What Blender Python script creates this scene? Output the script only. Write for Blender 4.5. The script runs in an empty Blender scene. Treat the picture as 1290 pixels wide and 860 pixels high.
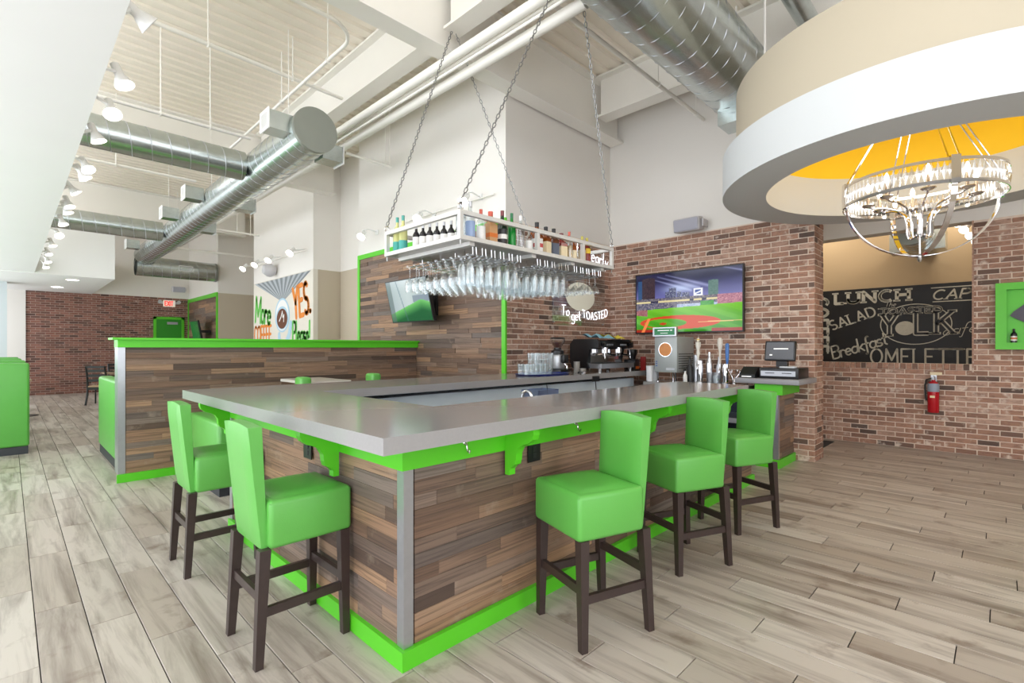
import bpy, bmesh, math, random
from mathutils import Vector, Matrix
random.seed(7)
S = bpy.context.scene
COL = S.collection
PI = math.pi

# ---------------------------------------------------------------- camera, light, exposure
cam_d = bpy.data.cameras.new('camera'); cam = bpy.data.objects.new('camera', cam_d); COL.objects.link(cam)
cam.location = (0, 0, 1.40)
cam.rotation_euler = (PI / 2, 0, math.radians(44.6 - 90))
cam_d.sensor_width = 36.0
cam_d.lens = 626 / 1290 * 36
cam_d.shift_y = 8 / 1290
cam_d.clip_start = 0.05
S.camera = cam
S.view_settings.view_transform = 'Standard'
S.view_settings.look = 'None'
S.view_settings.exposure = 0.88
S.view_settings.gamma = 1
S.view_settings.use_curve_mapping = False
W = bpy.data.worlds.new('daylight'); S.world = W; W.use_nodes = True
bg = W.node_tree.nodes['Background']
bg.inputs[0].default_value = (0.92, 0.955, 1.0, 1)
bg.inputs[1].default_value = 2.0
try:
    S.cycles.max_bounces = 8; S.cycles.diffuse_bounces = 5; S.cycles.glossy_bounces = 4
    S.cycles.transparent_max_bounces = 24; S.cycles.transmission_bounces = 6
    S.cycles.caustics_reflective = False; S.cycles.caustics_refractive = False
    S.cycles.sample_clamp_indirect = 6
except Exception:
    pass

# ---------------------------------------------------------------- materials
def lin(c):
    return tuple(((v / 255) / 12.92 if v / 255 <= 0.04045 else ((v / 255 + 0.055) / 1.055) ** 2.4) for v in c) + (1,)
MATS = {}
def mat(name, rgb, rough=0.6, metal=0.0, emit=0.0, noise=0.0, nscale=8.0, bump=0.0, bscale=60.0, coat=0.0, spec=None):
    if name in MATS: return MATS[name]
    m = bpy.data.materials.new(name); m.use_nodes = True; MATS[name] = m
    nt = m.node_tree; b = nt.nodes['Principled BSDF']
    b.inputs['Base Color'].default_value = lin(rgb)
    b.inputs['Roughness'].default_value = rough; b.inputs['Metallic'].default_value = metal
    if coat: b.inputs['Coat Weight'].default_value = coat
    if spec is not None: b.inputs['Specular IOR Level'].default_value = spec
    if emit:
        b.inputs['Emission Color'].default_value = lin(rgb); b.inputs['Emission Strength'].default_value = emit
    if noise or bump:
        tc = nt.nodes.new('ShaderNodeTexCoord')
        if noise:
            n = nt.nodes.new('ShaderNodeTexNoise'); n.inputs['Scale'].default_value = nscale; n.inputs['Detail'].default_value = 5
            nt.links.new(tc.outputs['Object'], n.inputs['Vector'])
            mx = nt.nodes.new('ShaderNodeMix'); mx.data_type = 'RGBA'
            c = lin(rgb); mx.inputs[6].default_value = tuple(v * (1 - noise) for v in c[:3]) + (1,)
            mx.inputs[7].default_value = tuple(min(1, v * (1 + noise)) for v in c[:3]) + (1,)
            nt.links.new(n.outputs['Fac'], mx.inputs[0]); nt.links.new(mx.outputs[2], b.inputs['Base Color'])
        if bump:
            n2 = nt.nodes.new('ShaderNodeTexNoise'); n2.inputs['Scale'].default_value = bscale
            nt.links.new(tc.outputs['Object'], n2.inputs['Vector'])
            bp = nt.nodes.new('ShaderNodeBump'); bp.inputs['Strength'].default_value = bump; bp.inputs['Distance'].default_value = 0.01
            nt.links.new(n2.outputs['Fac'], bp.inputs['Height']); nt.links.new(bp.outputs[0], b.inputs['Normal'])
    return m

def rnd_nodes(nt):
    oi = nt.nodes.new('ShaderNodeObjectInfo'); ge = nt.nodes.new('ShaderNodeNewGeometry')
    ad = nt.nodes.new('ShaderNodeMath'); ad.operation = 'MULTIPLY_ADD'; ad.inputs[1].default_value = 7.31
    nt.links.new(oi.outputs['Random'], ad.inputs[0]); nt.links.new(ge.outputs['Random Per Island'], ad.inputs[2])
    fr = nt.nodes.new('ShaderNodeMath'); fr.operation = 'FRACT'; nt.links.new(ad.outputs[0], fr.inputs[0])
    return fr.outputs[0]

def ramp(nt, stops, fac, interp='LINEAR'):
    r = nt.nodes.new('ShaderNodeValToRGB'); cr = r.color_ramp; cr.interpolation = interp
    while len(cr.elements) < len(stops): cr.elements.new(0.5)
    for e, (p, c) in zip(cr.elements, stops):
        e.position = p; e.color = lin(c) if len(c) == 3 else c
    nt.links.new(fac, r.inputs[0]); return r.outputs[0]

def piece_mat(name, stops, streak, blotch, rough, sx, sy, sz, spec=0.35, streak_amt=0.6, blotch_amt=0.4, bscale=3.0, bthr=(0.55, 0.75), bump=0.15):
    """colour per piece (random) + stretched grain + blotches"""
    m = bpy.data.materials.new(name); m.use_nodes = True; MATS[name] = m
    nt = m.node_tree; b = nt.nodes['Principled BSDF']; L = nt.links.new
    f = rnd_nodes(nt)
    base = ramp(nt, stops, f)
    tc = nt.nodes.new('ShaderNodeTexCoord')
    off = nt.nodes.new('ShaderNodeVectorMath'); off.operation = 'MULTIPLY_ADD'
    cmb = nt.nodes.new('ShaderNodeCombineXYZ')
    for i in range(3): L(f, cmb.inputs[i])
    off.inputs[1].default_value = (37, 91, 53); L(cmb.outputs[0], off.inputs[0]); L(tc.outputs['Object'], off.inputs[2])
    mp = nt.nodes.new('ShaderNodeMapping'); mp.inputs['Scale'].default_value = (sx, sy, sz); L(off.outputs[0], mp.inputs[0])
    n1 = nt.nodes.new('ShaderNodeTexNoise'); n1.inputs['Scale'].default_value = 1; n1.inputs['Detail'].default_value = 6; n1.inputs['Roughness'].default_value = 0.65; n1.inputs['Distortion'].default_value = 0.6
    L(mp.outputs[0], n1.inputs['Vector'])
    s1 = nt.nodes.new('ShaderNodeMapRange'); s1.inputs[1].default_value = 0.45; s1.inputs[2].default_value = 0.72; s1.inputs[4].default_value = streak_amt
    L(n1.outputs['Fac'], s1.inputs[0])
    m1 = nt.nodes.new('ShaderNodeMix'); m1.data_type = 'RGBA'; L(s1.outputs[0], m1.inputs[0]); L(base, m1.inputs[6]); m1.inputs[7].default_value = lin(streak)
    n2 = nt.nodes.new('ShaderNodeTexNoise'); n2.inputs['Scale'].default_value = bscale; n2.inputs['Detail'].default_value = 5; n2.inputs['Roughness'].default_value = 0.6
    L(off.outputs[0], n2.inputs['Vector'])
    s2 = nt.nodes.new('ShaderNodeMapRange'); s2.inputs[1].default_value = bthr[0]; s2.inputs[2].default_value = bthr[1]; s2.inputs[4].default_value = blotch_amt
    L(n2.outputs['Fac'], s2.inputs[0])
    m2 = nt.nodes.new('ShaderNodeMix'); m2.data_type = 'RGBA'; L(s2.outputs[0], m2.inputs[0]); L(m1.outputs[2], m2.inputs[6]); m2.inputs[7].default_value = lin(blotch)
    L(m2.outputs[2], b.inputs['Base Color'])
    b.inputs['Roughness'].default_value = rough; b.inputs['Specular IOR Level'].default_value = spec
    if bump:
        bp = nt.nodes.new('ShaderNodeBump'); bp.inputs['Strength'].default_value = bump; bp.inputs['Distance'].default_value = 0.004
        L(n1.outputs['Fac'], bp.inputs['Height']); L(bp.outputs[0], b.inputs['Normal'])
    return m

M_WOOD = piece_mat('reclaimed_wood', [(0, (82, 68, 61)), (.16, (130, 102, 84)), (.32, (106, 94, 88)), (.48, (156, 122, 97)), (.62, (122, 111, 105)), (.78, (176, 140, 110)), (.9, (134, 110, 94)), (1, (92, 78, 70))],
                   (58, 49, 45), (176, 158, 142), 0.58, 1.6, 24, 70, streak_amt=0.8, blotch_amt=0.45, bscale=6, bthr=(.60, .78), bump=.08)
M_FLOOR = piece_mat('wood_look_floor_tile', [(0, (178, 167, 156)), (.3, (197, 187, 176)), (.55, (168, 155, 142)), (.8, (204, 195, 185)), (1, (184, 172, 159))],
                    (102, 86, 75), (116, 97, 83), 0.34, 0.9, 15, 10, spec=0.5, streak_amt=0.85, blotch_amt=0.8, bscale=3.6, bthr=(0.59, 0.72), bump=0.03)
M_BRICK = piece_mat('whitewashed_brick', [(0, (96, 82, 75)), (.14, (158, 121, 103)), (.36, (187, 145, 124)), (.56, (172, 131, 111)), (.76, (198, 165, 147)), (.9, (164, 125, 106)), (1, (106, 91, 84))],
                    (122, 95, 84), (232, 216, 202), 0.85, 14, 14, 34, spec=0.2, streak_amt=0.75, blotch_amt=0.9, bscale=7.0, bthr=(0.575, 0.70), bump=0.4)
M_BRICK_RED = piece_mat('red_brick', [(0, (92, 70, 64)), (.25, (142, 98, 86)), (.5, (166, 118, 104)), (.75, (152, 106, 92)), (1, (112, 84, 76))],
                    (90, 66, 60), (214, 194, 182), 0.85, 12, 12, 30, spec=0.2, streak_amt=0.6, blotch_amt=0.8, bscale=5.0, bthr=(0.62, 0.76), bump=0.3)
M_MORTAR = mat('mortar', (232, 214, 198), 0.9, noise=0.12, nscale=20)
M_MORTAR_GREY = mat('mortar_grey', (196, 176, 166), 0.9, noise=0.12, nscale=20)
M_GREEN = mat('green_paint', (92, 204, 38), 0.38, noise=0.03, nscale=3)
M_VINYL = mat('green_vinyl', (96, 176, 76), 0.36, noise=0.06, nscale=5, bump=0.06, bscale=180, spec=.6)
M_LEG = mat('dark_walnut', (58, 45, 42), 0.38, noise=0.2, nscale=30)
M_STEEL = mat('brushed_steel', (188, 190, 196), 0.32, metal=0.85, noise=0.08, nscale=30)
M_GALV = mat('galvanised_steel', (196, 204, 203), 0.26, metal=0.92, noise=0.16, nscale=14, bump=0.05, bscale=40)
M_CHROME = mat('chrome', (225, 225, 228), 0.08, metal=1.0)
M_QUARTZ = mat('grey_quartz', (158, 156, 156), 0.13, noise=0.05, nscale=90, spec=0.5)
M_WHITE = mat('white_paint', (238, 238, 236), 0.7, noise=0.015, nscale=2)
M_WALLW = mat('warm_white_paint', (238, 234, 228), 0.75, noise=0.015, nscale=2)
M_BEIGE = mat('beige_paint', (196, 184, 164), 0.75, noise=0.02, nscale=2)
M_DECK = mat('painted_deck', (250, 242, 228), 0.65, noise=0.03, nscale=1.5)
M_PIPE = mat('painted_pipe', (246, 243, 236), 0.5, noise=0.02, nscale=3)
M_BLACK = mat('black_plastic', (24, 24, 27), 0.35, noise=0.05, nscale=20)
M_BLACKM = mat('black_metal', (30, 28, 28), 0.4, noise=0.05, nscale=20)
M_NAVY = mat('navy_laminate', (38, 48, 72), 0.5, noise=0.05, nscale=20)
M_KICK = mat('charcoal_kickplate', (52, 54, 60), 0.5, noise=0.06, nscale=10)
M_RING = mat('pale_white_ring_paint', (206, 209, 210), 0.7, noise=0.015, nscale=2)
M_YELLOW = mat('yellow_ceiling_paint', (244, 206, 40), 0.6, noise=0.02, nscale=4)
M_TAN = mat('tan_drum_paint', (190, 179, 158), 0.75, noise=0.015, nscale=3)
M_BULB = mat('lamp_glow', (255, 246, 228), 0.5, emit=9.0)
M_NEON = mat('neon_white', (250, 250, 255), 0.5, emit=1.3)
M_RACK = mat('white_metal_frame', (214, 212, 208), 0.42, metal=0.25, noise=0.1, nscale=25)
M_RACKSHEET = mat('weathered_sheet_metal', (176, 172, 166), 0.32, metal=0.6, noise=0.22, nscale=12)
M_CHAIN = mat('zinc_chain', (150, 150, 150), 0.3, metal=0.9, noise=0.1, nscale=50)
M_SPEAKER = mat('pale_grey_plastic', (205, 203, 206), 0.55, noise=0.03, nscale=20)
M_GRILLE = mat('speaker_grille', (176, 176, 188), 0.7, noise=0.05, nscale=200)
M_CREAM = mat('cream_letter', (206, 204, 190), 0.8, noise=0.12, nscale=30)
M_BOARD = mat('chalkboard', (26, 27, 29), 0.5, noise=0.15, nscale=4)

def glass_mat(name, rgb, facing=0.35, tint=0.9, base=0.06):
    m = bpy.data.materials.new(name); m.use_nodes = True; MATS[name] = m
    nt = m.node_tree; nt.nodes.clear(); L = nt.links.new
    o = nt.nodes.new('ShaderNodeOutputMaterial'); mix = nt.nodes.new('ShaderNodeMixShader')
    t = nt.nodes.new('ShaderNodeBsdfTransparent'); c = lin(rgb)
    t.inputs[0].default_value = tuple(v * tint for v in c[:3]) + (1,)
    g = nt.nodes.new('ShaderNodeBsdfGlossy'); g.inputs['Roughness'].default_value = 0.06
    g.inputs[0].default_value = (0.95, 0.97, 1, 1)
    lw = nt.nodes.new('ShaderNodeLayerWeight'); lw.inputs[0].default_value = facing
    mr = nt.nodes.new('ShaderNodeMapRange'); mr.inputs[3].default_value = base; mr.inputs[4].default_value = 0.85
    n = nt.nodes.new('ShaderNodeTexNoise'); n.inputs['Scale'].default_value = 12
    L(lw.outputs['Facing'], mr.inputs[0]); L(mr.outputs[0], mix.inputs[0])
    L(t.outputs[0], mix.inputs[1]); L(g.outputs[0], mix.inputs[2]); L(mix.outputs[0], o.inputs[0])
    return m
M_GLASS = glass_mat('clear_glass', (250, 252, 252), 0.36, 0.975, 0.06)
M_CRYSTAL = glass_mat('cut_crystal', (250, 250, 250), 0.55, 0.96, 0.25)
M_PANE = glass_mat('window_glass', (245, 250, 250), 0.1, 1.0, 0.02)

# ---------------------------------------------------------------- mesh helpers
class MB:
    def __init__(s): s.v = []; s.f = []; s.m = []; s.mi = 0; s.sm = []
    def add(s, vs, fs, smooth=False):
        o = len(s.v); s.v += [tuple(v) for v in vs]
        for f in fs: s.f.append([o + i for i in f]); s.m.append(s.mi); s.sm.append(smooth)
        return s
    def use(s, i): s.mi = i; return s
    def box(s, x0, y0, z0, x1, y1, z1, M=None):
        vs = [Vector((x, y, z)) for z in (z0, z1) for y in (y0, y1) for x in (x0, x1)]
        if M: vs = [M @ v for v in vs]
        return s.add(vs, [(0, 2, 3, 1), (4, 5, 7, 6), (0, 1, 5, 4), (2, 6, 7, 3), (0, 4, 6, 2), (1, 3, 7, 5)])
    def bbox(s, x0, y0, z0, x1, y1, z1, r, seg=2, M=None):
        """box with rounded edges"""
        bm = bmesh.new(); bmesh.ops.create_cube(bm, size=1)
        for v in bm.verts: v.co = Vector(((x0 + x1) / 2 + v.co.x * (x1 - x0), (y0 + y1) / 2 + v.co.y * (y1 - y0), (z0 + z1) / 2 + v.co.z * (z1 - z0)))
        bmesh.ops.bevel(bm, geom=bm.edges[:], offset=r, segments=seg, profile=0.5, affect='EDGES')
        if M: bm.transform(M)
        s.from_bm(bm, True); return s
    def from_bm(s, bm, smooth=False):
        bm.verts.index_update()
        s.add([v.co.copy() for v in bm.verts], [[v.index for v in f.verts] for f in bm.faces], smooth); bm.free(); return s
    def ring_tube(s, pts, r, n=8, closed=False, caps=True, rad=None):
        pts = [Vector(p) for p in pts]; N = len(pts); vs = []; fs = []
        up = None
        for i, p in enumerate(pts):
            a = pts[(i - 1) % N] if (closed or i > 0) else p; b = pts[(i + 1) % N] if (closed or i < N - 1) else p
            t = (b - a).normalized() if (b - a).length > 1e-9 else Vector((0, 0, 1))
            if up is None: up = Vector((0, 0, 1)) if abs(t.z) < 0.9 else Vector((1, 0, 0))
            sx = t.cross(up)
            if sx.length < 1e-6: sx = t.orthogonal()
            sx.normalize(); sy = sx.cross(t).normalized(); up = sy
            rr = rad[i] if rad else r
            for k in range(n):
                an = 2 * PI * k / n; vs.append(p + sx * (math.cos(an) * rr) + sy * (math.sin(an) * rr))
        R = N if closed else N - 1
        for i in range(R):
            for k in range(n):
                j = (i + 1) % N
                fs.append((i * n + k, i * n + (k + 1) % n, j * n + (k + 1) % n, j * n + k))
        s.add(vs, fs, True)
        if caps and not closed:
            o = len(s.v) - len(vs)
            for base, rev in ((0, True), ((N - 1) * n, False)):
                idx = [o + base + k for k in range(n)]
                s.f.append(idx[::-1] if rev else idx); s.m.append(s.mi); s.sm.append(False)
        return s
    def tube(s, a, b, r, n=10): return s.ring_tube([a, b], r, n)
    def lathe(s, prof, c=(0, 0, 0), n=16, M=None, a0=0, a1=2 * PI):
        """prof: list of (r, z)"""
        vs = []; fs = []; full = abs(a1 - a0 - 2 * PI) < 1e-6
        cols = n if full else n + 1
        for (r, z) in prof:
            for k in range(cols):
                a = a0 + (a1 - a0) * k / n; vs.append(Vector((c[0] + r * math.cos(a), c[1] + r * math.sin(a), c[2] + z)))
        if M: vs = [M @ v for v in vs]
        for i in range(len(prof) - 1):
            for k in range(n):
                k2 = (k + 1) % cols
                fs.append((i * cols + k, i * cols + k2, (i + 1) * cols + k2, (i + 1) * cols + k))
        return s.add(vs, fs, True)
    def prism(s, poly, z0, z1, M=None, smooth=False):
        n = len(poly); vs = [Vector((x, y, z0)) for x, y in poly] + [Vector((x, y, z1)) for x, y in poly]
        if M: vs = [M @ v for v in vs]
        return s.add(vs, [tuple(range(n))[::-1], tuple(range(n, 2 * n))] + [(i, (i + 1) % n, n + (i + 1) % n, n + i) for i in range(n)], smooth)
    def mesh(s, name, mats):
        me = bpy.data.meshes.new(name); me.from_pydata(s.v, [], s.f)
        for m in (mats if isinstance(mats, (list, tuple)) else [mats]): me.materials.append(m)
        me.polygons.foreach_set('material_index', s.m)
        if any(s.sm):
            me.polygons.foreach_set('use_smooth', s.sm)
            try: me.set_sharp_from_angle(angle=math.radians(40))
            except Exception: pass
        me.update(); return me
    def build(s, name, mats, parent=None, loc=None, rotz=None):
        return put(name, s.mesh(name, mats), parent, loc, rotz)

def put(name, me, parent=None, loc=None, rotz=None):
    o = bpy.data.objects.new(name, me); COL.objects.link(o)
    if parent: o.parent = parent
    if loc is not None: o.location = loc
    if rotz is not None: o.rotation_euler = (0, 0, rotz)
    return o
def tag(o, label, cat, group=None):
    o['label'] = label; o['category'] = cat
    if group: o['group'] = group
    return o
def thing(name, label, cat, loc=(0, 0, 0), rotz=0, group=None):
    return tag(put(name, None, None, loc, rotz), label, cat, group)
def struct(name, mb, mats, loc=None, rotz=None):
    o = mb.build(name, mats, None, loc, rotz); o['kind'] = 'structure'; return o
def kids(o): return [c for c in COL.objects if c.parent == o]
def copy_tree(o, loc, rotz, label=None, group=None):
    def rec(a, par):
        c = a.copy(); COL.objects.link(c)
        if par: c.parent = par
        for ch in a.children: rec(ch, c)
        return c
    bpy.context.view_layer.update()
    r = rec(o, None); r.location = loc; r.rotation_euler = (0, 0, rotz)
    if label: r['label'] = label
    if group: r['group'] = group
    return r

# projection of a world point (only to pick which pieces are near and in view)
CX, CY = math.cos(math.radians(44.6)), math.sin(math.radians(44.6))
def in_view(p, m=0.06):
    d = p[0] * CX + p[1] * CY
    if d < 0.2: return False, d
    l = (p[0] * CY - p[1] * CX) / d; v = (p[2] - 1.4) / d
    return (abs(l) < 645 / 626 + m and -430 / 626 - m < v < 446 / 626 + m), d

def piece_mesh(name, w, t, h, m, c=0.0025):
    """a plank or brick in local coords: x 0..w, front at y=-t, z 0..h, chamfered front edge"""
    b = MB()
    vs = [(0, 0, 0), (w, 0, 0), (w, 0, h), (0, 0, h), (0, -t + c, 0), (w, -t + c, 0), (w, -t + c, h), (0, -t + c, h),
          (c, -t, c), (w - c, -t, c), (w - c, -t, h - c), (c, -t, h - c)]
    fs = [(8, 9, 10, 11), (4, 5, 9, 8), (5, 6, 10, 9), (6, 7, 11, 10), (7, 4, 8, 11), (0, 1, 5, 4), (1, 2, 6, 5), (2, 3, 7, 6), (3, 0, 4, 7)]
    b.add(vs, fs); return b.mesh(name, m)

def pieces(parent, name, rects, t, m, limit=300, jitter=0.0, M=None, kindname=None, c=0.0012):
    """rects: (x, z, w, h) on the local y=0 plane of parent; nearest visible ones become parts, the others one stuff part"""
    bpy.context.view_layer.update()
    mw = parent.matrix_world @ (M or Matrix())
    sc = []
    for r in rects:
        p = mw @ Vector((r[0] + r[2] / 2, 0, r[1] + r[3] / 2)); ok, d = in_view(p)
        sc.append((not ok, d, r))
    sc.sort(key=lambda q: (q[0], q[1]))
    cache = {}; rest = MB(); Ml = M or Matrix()
    for i, (nv, d, r) in enumerate(sc):
        tt = t + random.uniform(-jitter, jitter)
        if i < limit and not nv:
            key = (round(r[2], 3), round(r[3], 3), round(tt, 3))
            if key not in cache: cache[key] = piece_mesh(name, r[2], key[2], r[3], m, c)
            o = bpy.data.objects.new(name, cache[key]); COL.objects.link(o); o.parent = parent
            o.matrix_local = Ml @ Matrix.Translation((r[0], 0, r[1]))
        else:
            x, z, w, h = r; vs = [(x, 0, z), (x + w, 0, z), (x + w, 0, z + h), (x, 0, z + h), (x, -tt, z), (x + w, -tt, z), (x + w, -tt, z + h), (x, -tt, z + h)]
            rest.add(vs, [(4, 5, 6, 7), (0, 1, 5, 4), (1, 2, 6, 5), (2, 3, 7, 6), (3, 0, 4, 7)])
    if rest.f:
        o = rest.build(kindname or (name + '_field'), m, parent); o.matrix_local = Ml; o['kind'] = 'stuff'
    return

def brick_rects(x0, x1, z0, z1, bl=0.200, bh=0.0565, j=0.0125, holes=()):
    out = []; k = 0; z = z0
    while z + 0.02 < z1:
        h = min(bh, z1 - z); x = x0 - (bl + j) / 2 * (k % 2)
        while x < x1:
            a, b = max(x, x0), min(x + bl, x1)
            if b - a > 0.03:
                segs = [(a, b)]
                for (hx0, hx1, hz0, hz1) in holes:
                    if z + h > hz0 + 0.01 and z < hz1 - 0.01:
                        ns = []
                        for (p, q) in segs:
                            if q <= hx0 or p >= hx1: ns.append((p, q)); continue
                            if p < hx0 - 0.02: ns.append((p, hx0))
                            if q > hx1 + 0.02: ns.append((hx1, q))
                        segs = ns
                for (p, q) in segs: out.append((p, z, round(q - p, 3), round(h, 3)))
            x += bl + j
        z += bh + j; k += 1
    return out

def plank_rects(x0, x1, z0, z1, h=0.066, lmin=0.35, lmax=1.0, g=0.0006):
    n = max(1, round((z1 - z0) / h)); hh = (z1 - z0) / n; out = []
    for k in range(n):
        x = x0 - random.random() * 0.5
        while x < x1:
            w = round(random.uniform(lmin, lmax) / 0.05) * 0.05
            a, b = max(x, x0), min(x + w, x1)
            if b - a > 0.03: out.append((a, z0 + k * hh, round(b - a - g, 3), round(hh - g, 4)))
            x += w
    return out

# ---------------------------------------------------------------- lettering: single-stroke alphabet
def arc(cx, cy, rx, ry, a, b, n=12): return [(cx + rx * math.cos(math.radians(a + (b - a) * i / n)), cy + ry * math.sin(math.radians(a + (b - a) * i / n))) for i in range(n + 1)]
GL = {
 'A': (.7, [[(0, 0), (.35, 1), (.7, 0)], [(.13, .36), (.57, .36)]]), 'B': (.6, [[(0, 0), (0, 1)], [(0, 1)] + arc(.32, .77, .23, .23, 90, -90) + [(0, .54)], [(.3, .54)] + arc(.34, .27, .26, .27, 90, -90) + [(0, 0)]]),
 'C': (.68, [arc(.4, .5, .4, .5, 50, 310, 16)]), 'D': (.68, [[(0, 0), (0, 1), (.25, 1)] + arc(.25, .5, .43, .5, 90, -90) + [(0, 0)]]),
 'E': (.55, [[(.55, 1), (0, 1), (0, 0), (.55, 0)], [(0, .52), (.45, .52)]]), 'F': (.52, [[(.52, 1), (0, 1), (0, 0)], [(0, .5), (.42, .5)]]),
 'H': (.66, [[(0, 0), (0, 1)], [(.66, 0), (.66, 1)], [(0, .52), (.66, .52)]]), 'K': (.66, [[(0, 0), (0, 1)], [(.62, 1), (0, .42)], [(.2, .58), (.66, 0)]]),
 'L': (.52, [[(0, 1), (0, 0), (.52, 0)]]), 'M': (.82, [[(0, 0), (0.04, 1), (.41, .25), (.78, 1), (.82, 0)]]), 'N': (.68, [[(0, 0), (0, 1), (.68, 0), (.68, 1)]]),
 'O': (.8, [arc(.4, .5, .4, .5, 90, 450, 20)]), 'P': (.58, [[(0, 0), (0, 1), (.3, 1)] + arc(.3, .74, .28, .26, 90, -90) + [(0, .48)]]),
 'S': (.56, [arc(.28, .74, .27, .26, 40, 270, 10) + arc(.28, .25, .28, .25, 90, -140, 10)]), 'T': (.62, [[(0, 1), (.62, 1)], [(.31, 1), (.31, 0)]]),
 'U': (.66, [[(0, 1), (0, .33)] + arc(.33, .33, .33, .33, 180, 360) + [(.66, 1)]]), 'Y': (.68, [[(0, 1), (.34, .48), (.68, 1)], [(.34, .48), (.34, 0)]]),
 'I': (.06, [[(.03, 0), (.03, 1)]]), 'X': (.62, [[(0, 0), (.62, 1)], [(0, 1), (.62, 0)]]),
 'a': (.46, [arc(.22, .25, .22, .25, 60, 360), [(.44, .5), (.44, .08), (.5, 0)]]), 'b': (.46, [[(0, 1), (0, 0)], arc(.22, .25, .22, .25, -180, 180)]),
 'c': (.4, [arc(.23, .25, .22, .25, 55, 305)]), 'e': (.46, [[(.02, .25), (.43, .28)] + arc(.23, .25, .21, .25, 10, 310)]),
 'f': (.34, [arc(.3, .78, .14, .2, 60, 180, 6) + [(.14, -.1)] + arc(.07, -.2, .07, .12, 0, -140, 5), [(0, .48), (.3, .48)]]),
 'g': (.46, [arc(.22, .25, .22, .25, 60, 360), [(.44, .5), (.44, -.15)] + arc(.22, -.18, .22, .17, 0, -150, 7)]),
 'h': (.44, [[(0, 1), (0, 0)], [(0, .28)] + arc(.21, .28, .21, .22, 180, 0, 8) + [(.42, 0)]]), 'k': (.42, [[(0, 1), (0, 0)], [(.36, .5), (0, .2)], [(.12, .3), (.4, 0)]]),
 'l': (.2, [[(0.02, 1), (0.02, .1), (.12, 0)]]), 'm': (.68, [[(0, .5), (0, 0)], [(0, .3)] + arc(.17, .3, .17, .2, 180, 0, 6) + [(.34, 0)], [(.34, .3)] + arc(.51, .3, .17, .2, 180, 0, 6) + [(.68, 0)]]),
 'n': (.44, [[(0, .5), (0, 0)], [(0, .28)] + arc(.21, .28, .21, .22, 180, 0, 8) + [(.42, 0)]]), 'o': (.46, [arc(.23, .25, .22, .25, 90, 450)]),
 'r': (.32, [[(0, .5), (0, 0)], [(0, .25)] + arc(.18, .3, .18, .2, 180, 40, 6)]), 's': (.38, [arc(.19, .37, .16, .13, 40, 270, 7) + arc(.19, .12, .18, .12, 90, -140, 7)]),
 't': (.34, [[(.14, .85), (.14, .1), (.26, 0)], [(0, .52), (.3, .52)]]), 'u': (.44, [[(0, .5), (0, .2)] + arc(.2, .2, .2, .2, 180, 360, 7) + [(.4, .5), (.42, 0)]]),
 'v': (.4, [[(0, .5), (.2, 0), (.4, .5)]]), 'y': (.44, [[(0, .5), (.21, .02)], [(.42, .5), (.1, -.32)]]), 'i': (.1, [[(.03, .5), (.03, 0)], [(.03, .68), (.03, .72)]]),
 '.': (.1, [[(.03, .02), (.05, .04)]]), '!': (.12, [[(.06, 1), (.05, .3)], [(.05, .03), (.05, .07)]]), "'": (.1, [[(.05, 1), (.03, .82)]]), ' ': (.3, []),
}
def strokes(text, h, sp=0.18, sx=1.0, shear=0.0):
    out = []; x = 0
    for ch in text:
        w, st = GL[ch]
        for p in st: out.append((ch, [((x + px) * h * sx + shear * py * h, py * h) for px, py in p]))
        x += w + sp
    return out, (x - sp) * h * sx
def ribbon(mb, pts, w, place, t=0.004, serif=0.0, H=None):
    """flat stroke with round joints; place(u, v, n) -> world/local point"""
    def seg(a, b, w2):
        dx, dy = b[0] - a[0], b[1] - a[1]; l = math.hypot(dx, dy)
        if l < 1e-6: return
        nx, ny = -dy / l * w2 / 2, dx / l * w2 / 2
        q = [(a[0] + nx, a[1] + ny), (b[0] + nx, b[1] + ny), (b[0] - nx, b[1] - ny), (a[0] - nx, a[1] - ny)]
        mb.add([place(u, v, t) for u, v in q] + [place(u, v, 0) for u, v in q], [(0, 1, 2, 3), (3, 2, 1, 0)][:1] + [(0, 4, 5, 1), (1, 5, 6, 2), (2, 6, 7, 3), (3, 7, 4, 0)])
    def disc(a, r):
        q = [(a[0] + r * math.cos(k * PI / 4), a[1] + r * math.sin(k * PI / 4)) for k in range(8)]
        mb.add([place(u, v, t * 1.02) for u, v in q], [tuple(range(8))])
    for a, b in zip(pts, pts[1:]): seg(a, b, w)
    for a in pts[1:-1]: disc(a, w / 2)
    if serif and H:
        for a in (pts[0], pts[-1]):
            if a[1] < 0.03 * H or a[1] > 0.97 * H: seg((a[0] - serif, a[1]), (a[0] + serif, a[1]), w * 0.55)
    elif len(pts) > 1:
        disc(pts[0], w / 2); disc(pts[-1], w / 2)
def write(name, text, h, w, mat_, parent, place0, ang=0.0, sp=0.18, sx=1.0, shear=0.0, serif=0.0, t=0.004, clip=None, arcbend=0.0):
    """place0(u, v, n): maps board coords to parent's space. ang rotates the line of text"""
    mb = MB(); ca, sa = math.cos(ang), math.sin(ang)
    st, tw = strokes(text, h, sp, sx, shear)
    def place(u, v, n):
        v2 = v + arcbend * ((u / max(tw, 1e-6) - .5) ** 2)
        return place0(u * ca - v2 * sa, u * sa + v2 * ca, n)
    for ch, p in st: ribbon(mb, p, w, place, t, serif, h)
    return mb.build(name, mat_, parent)
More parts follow.
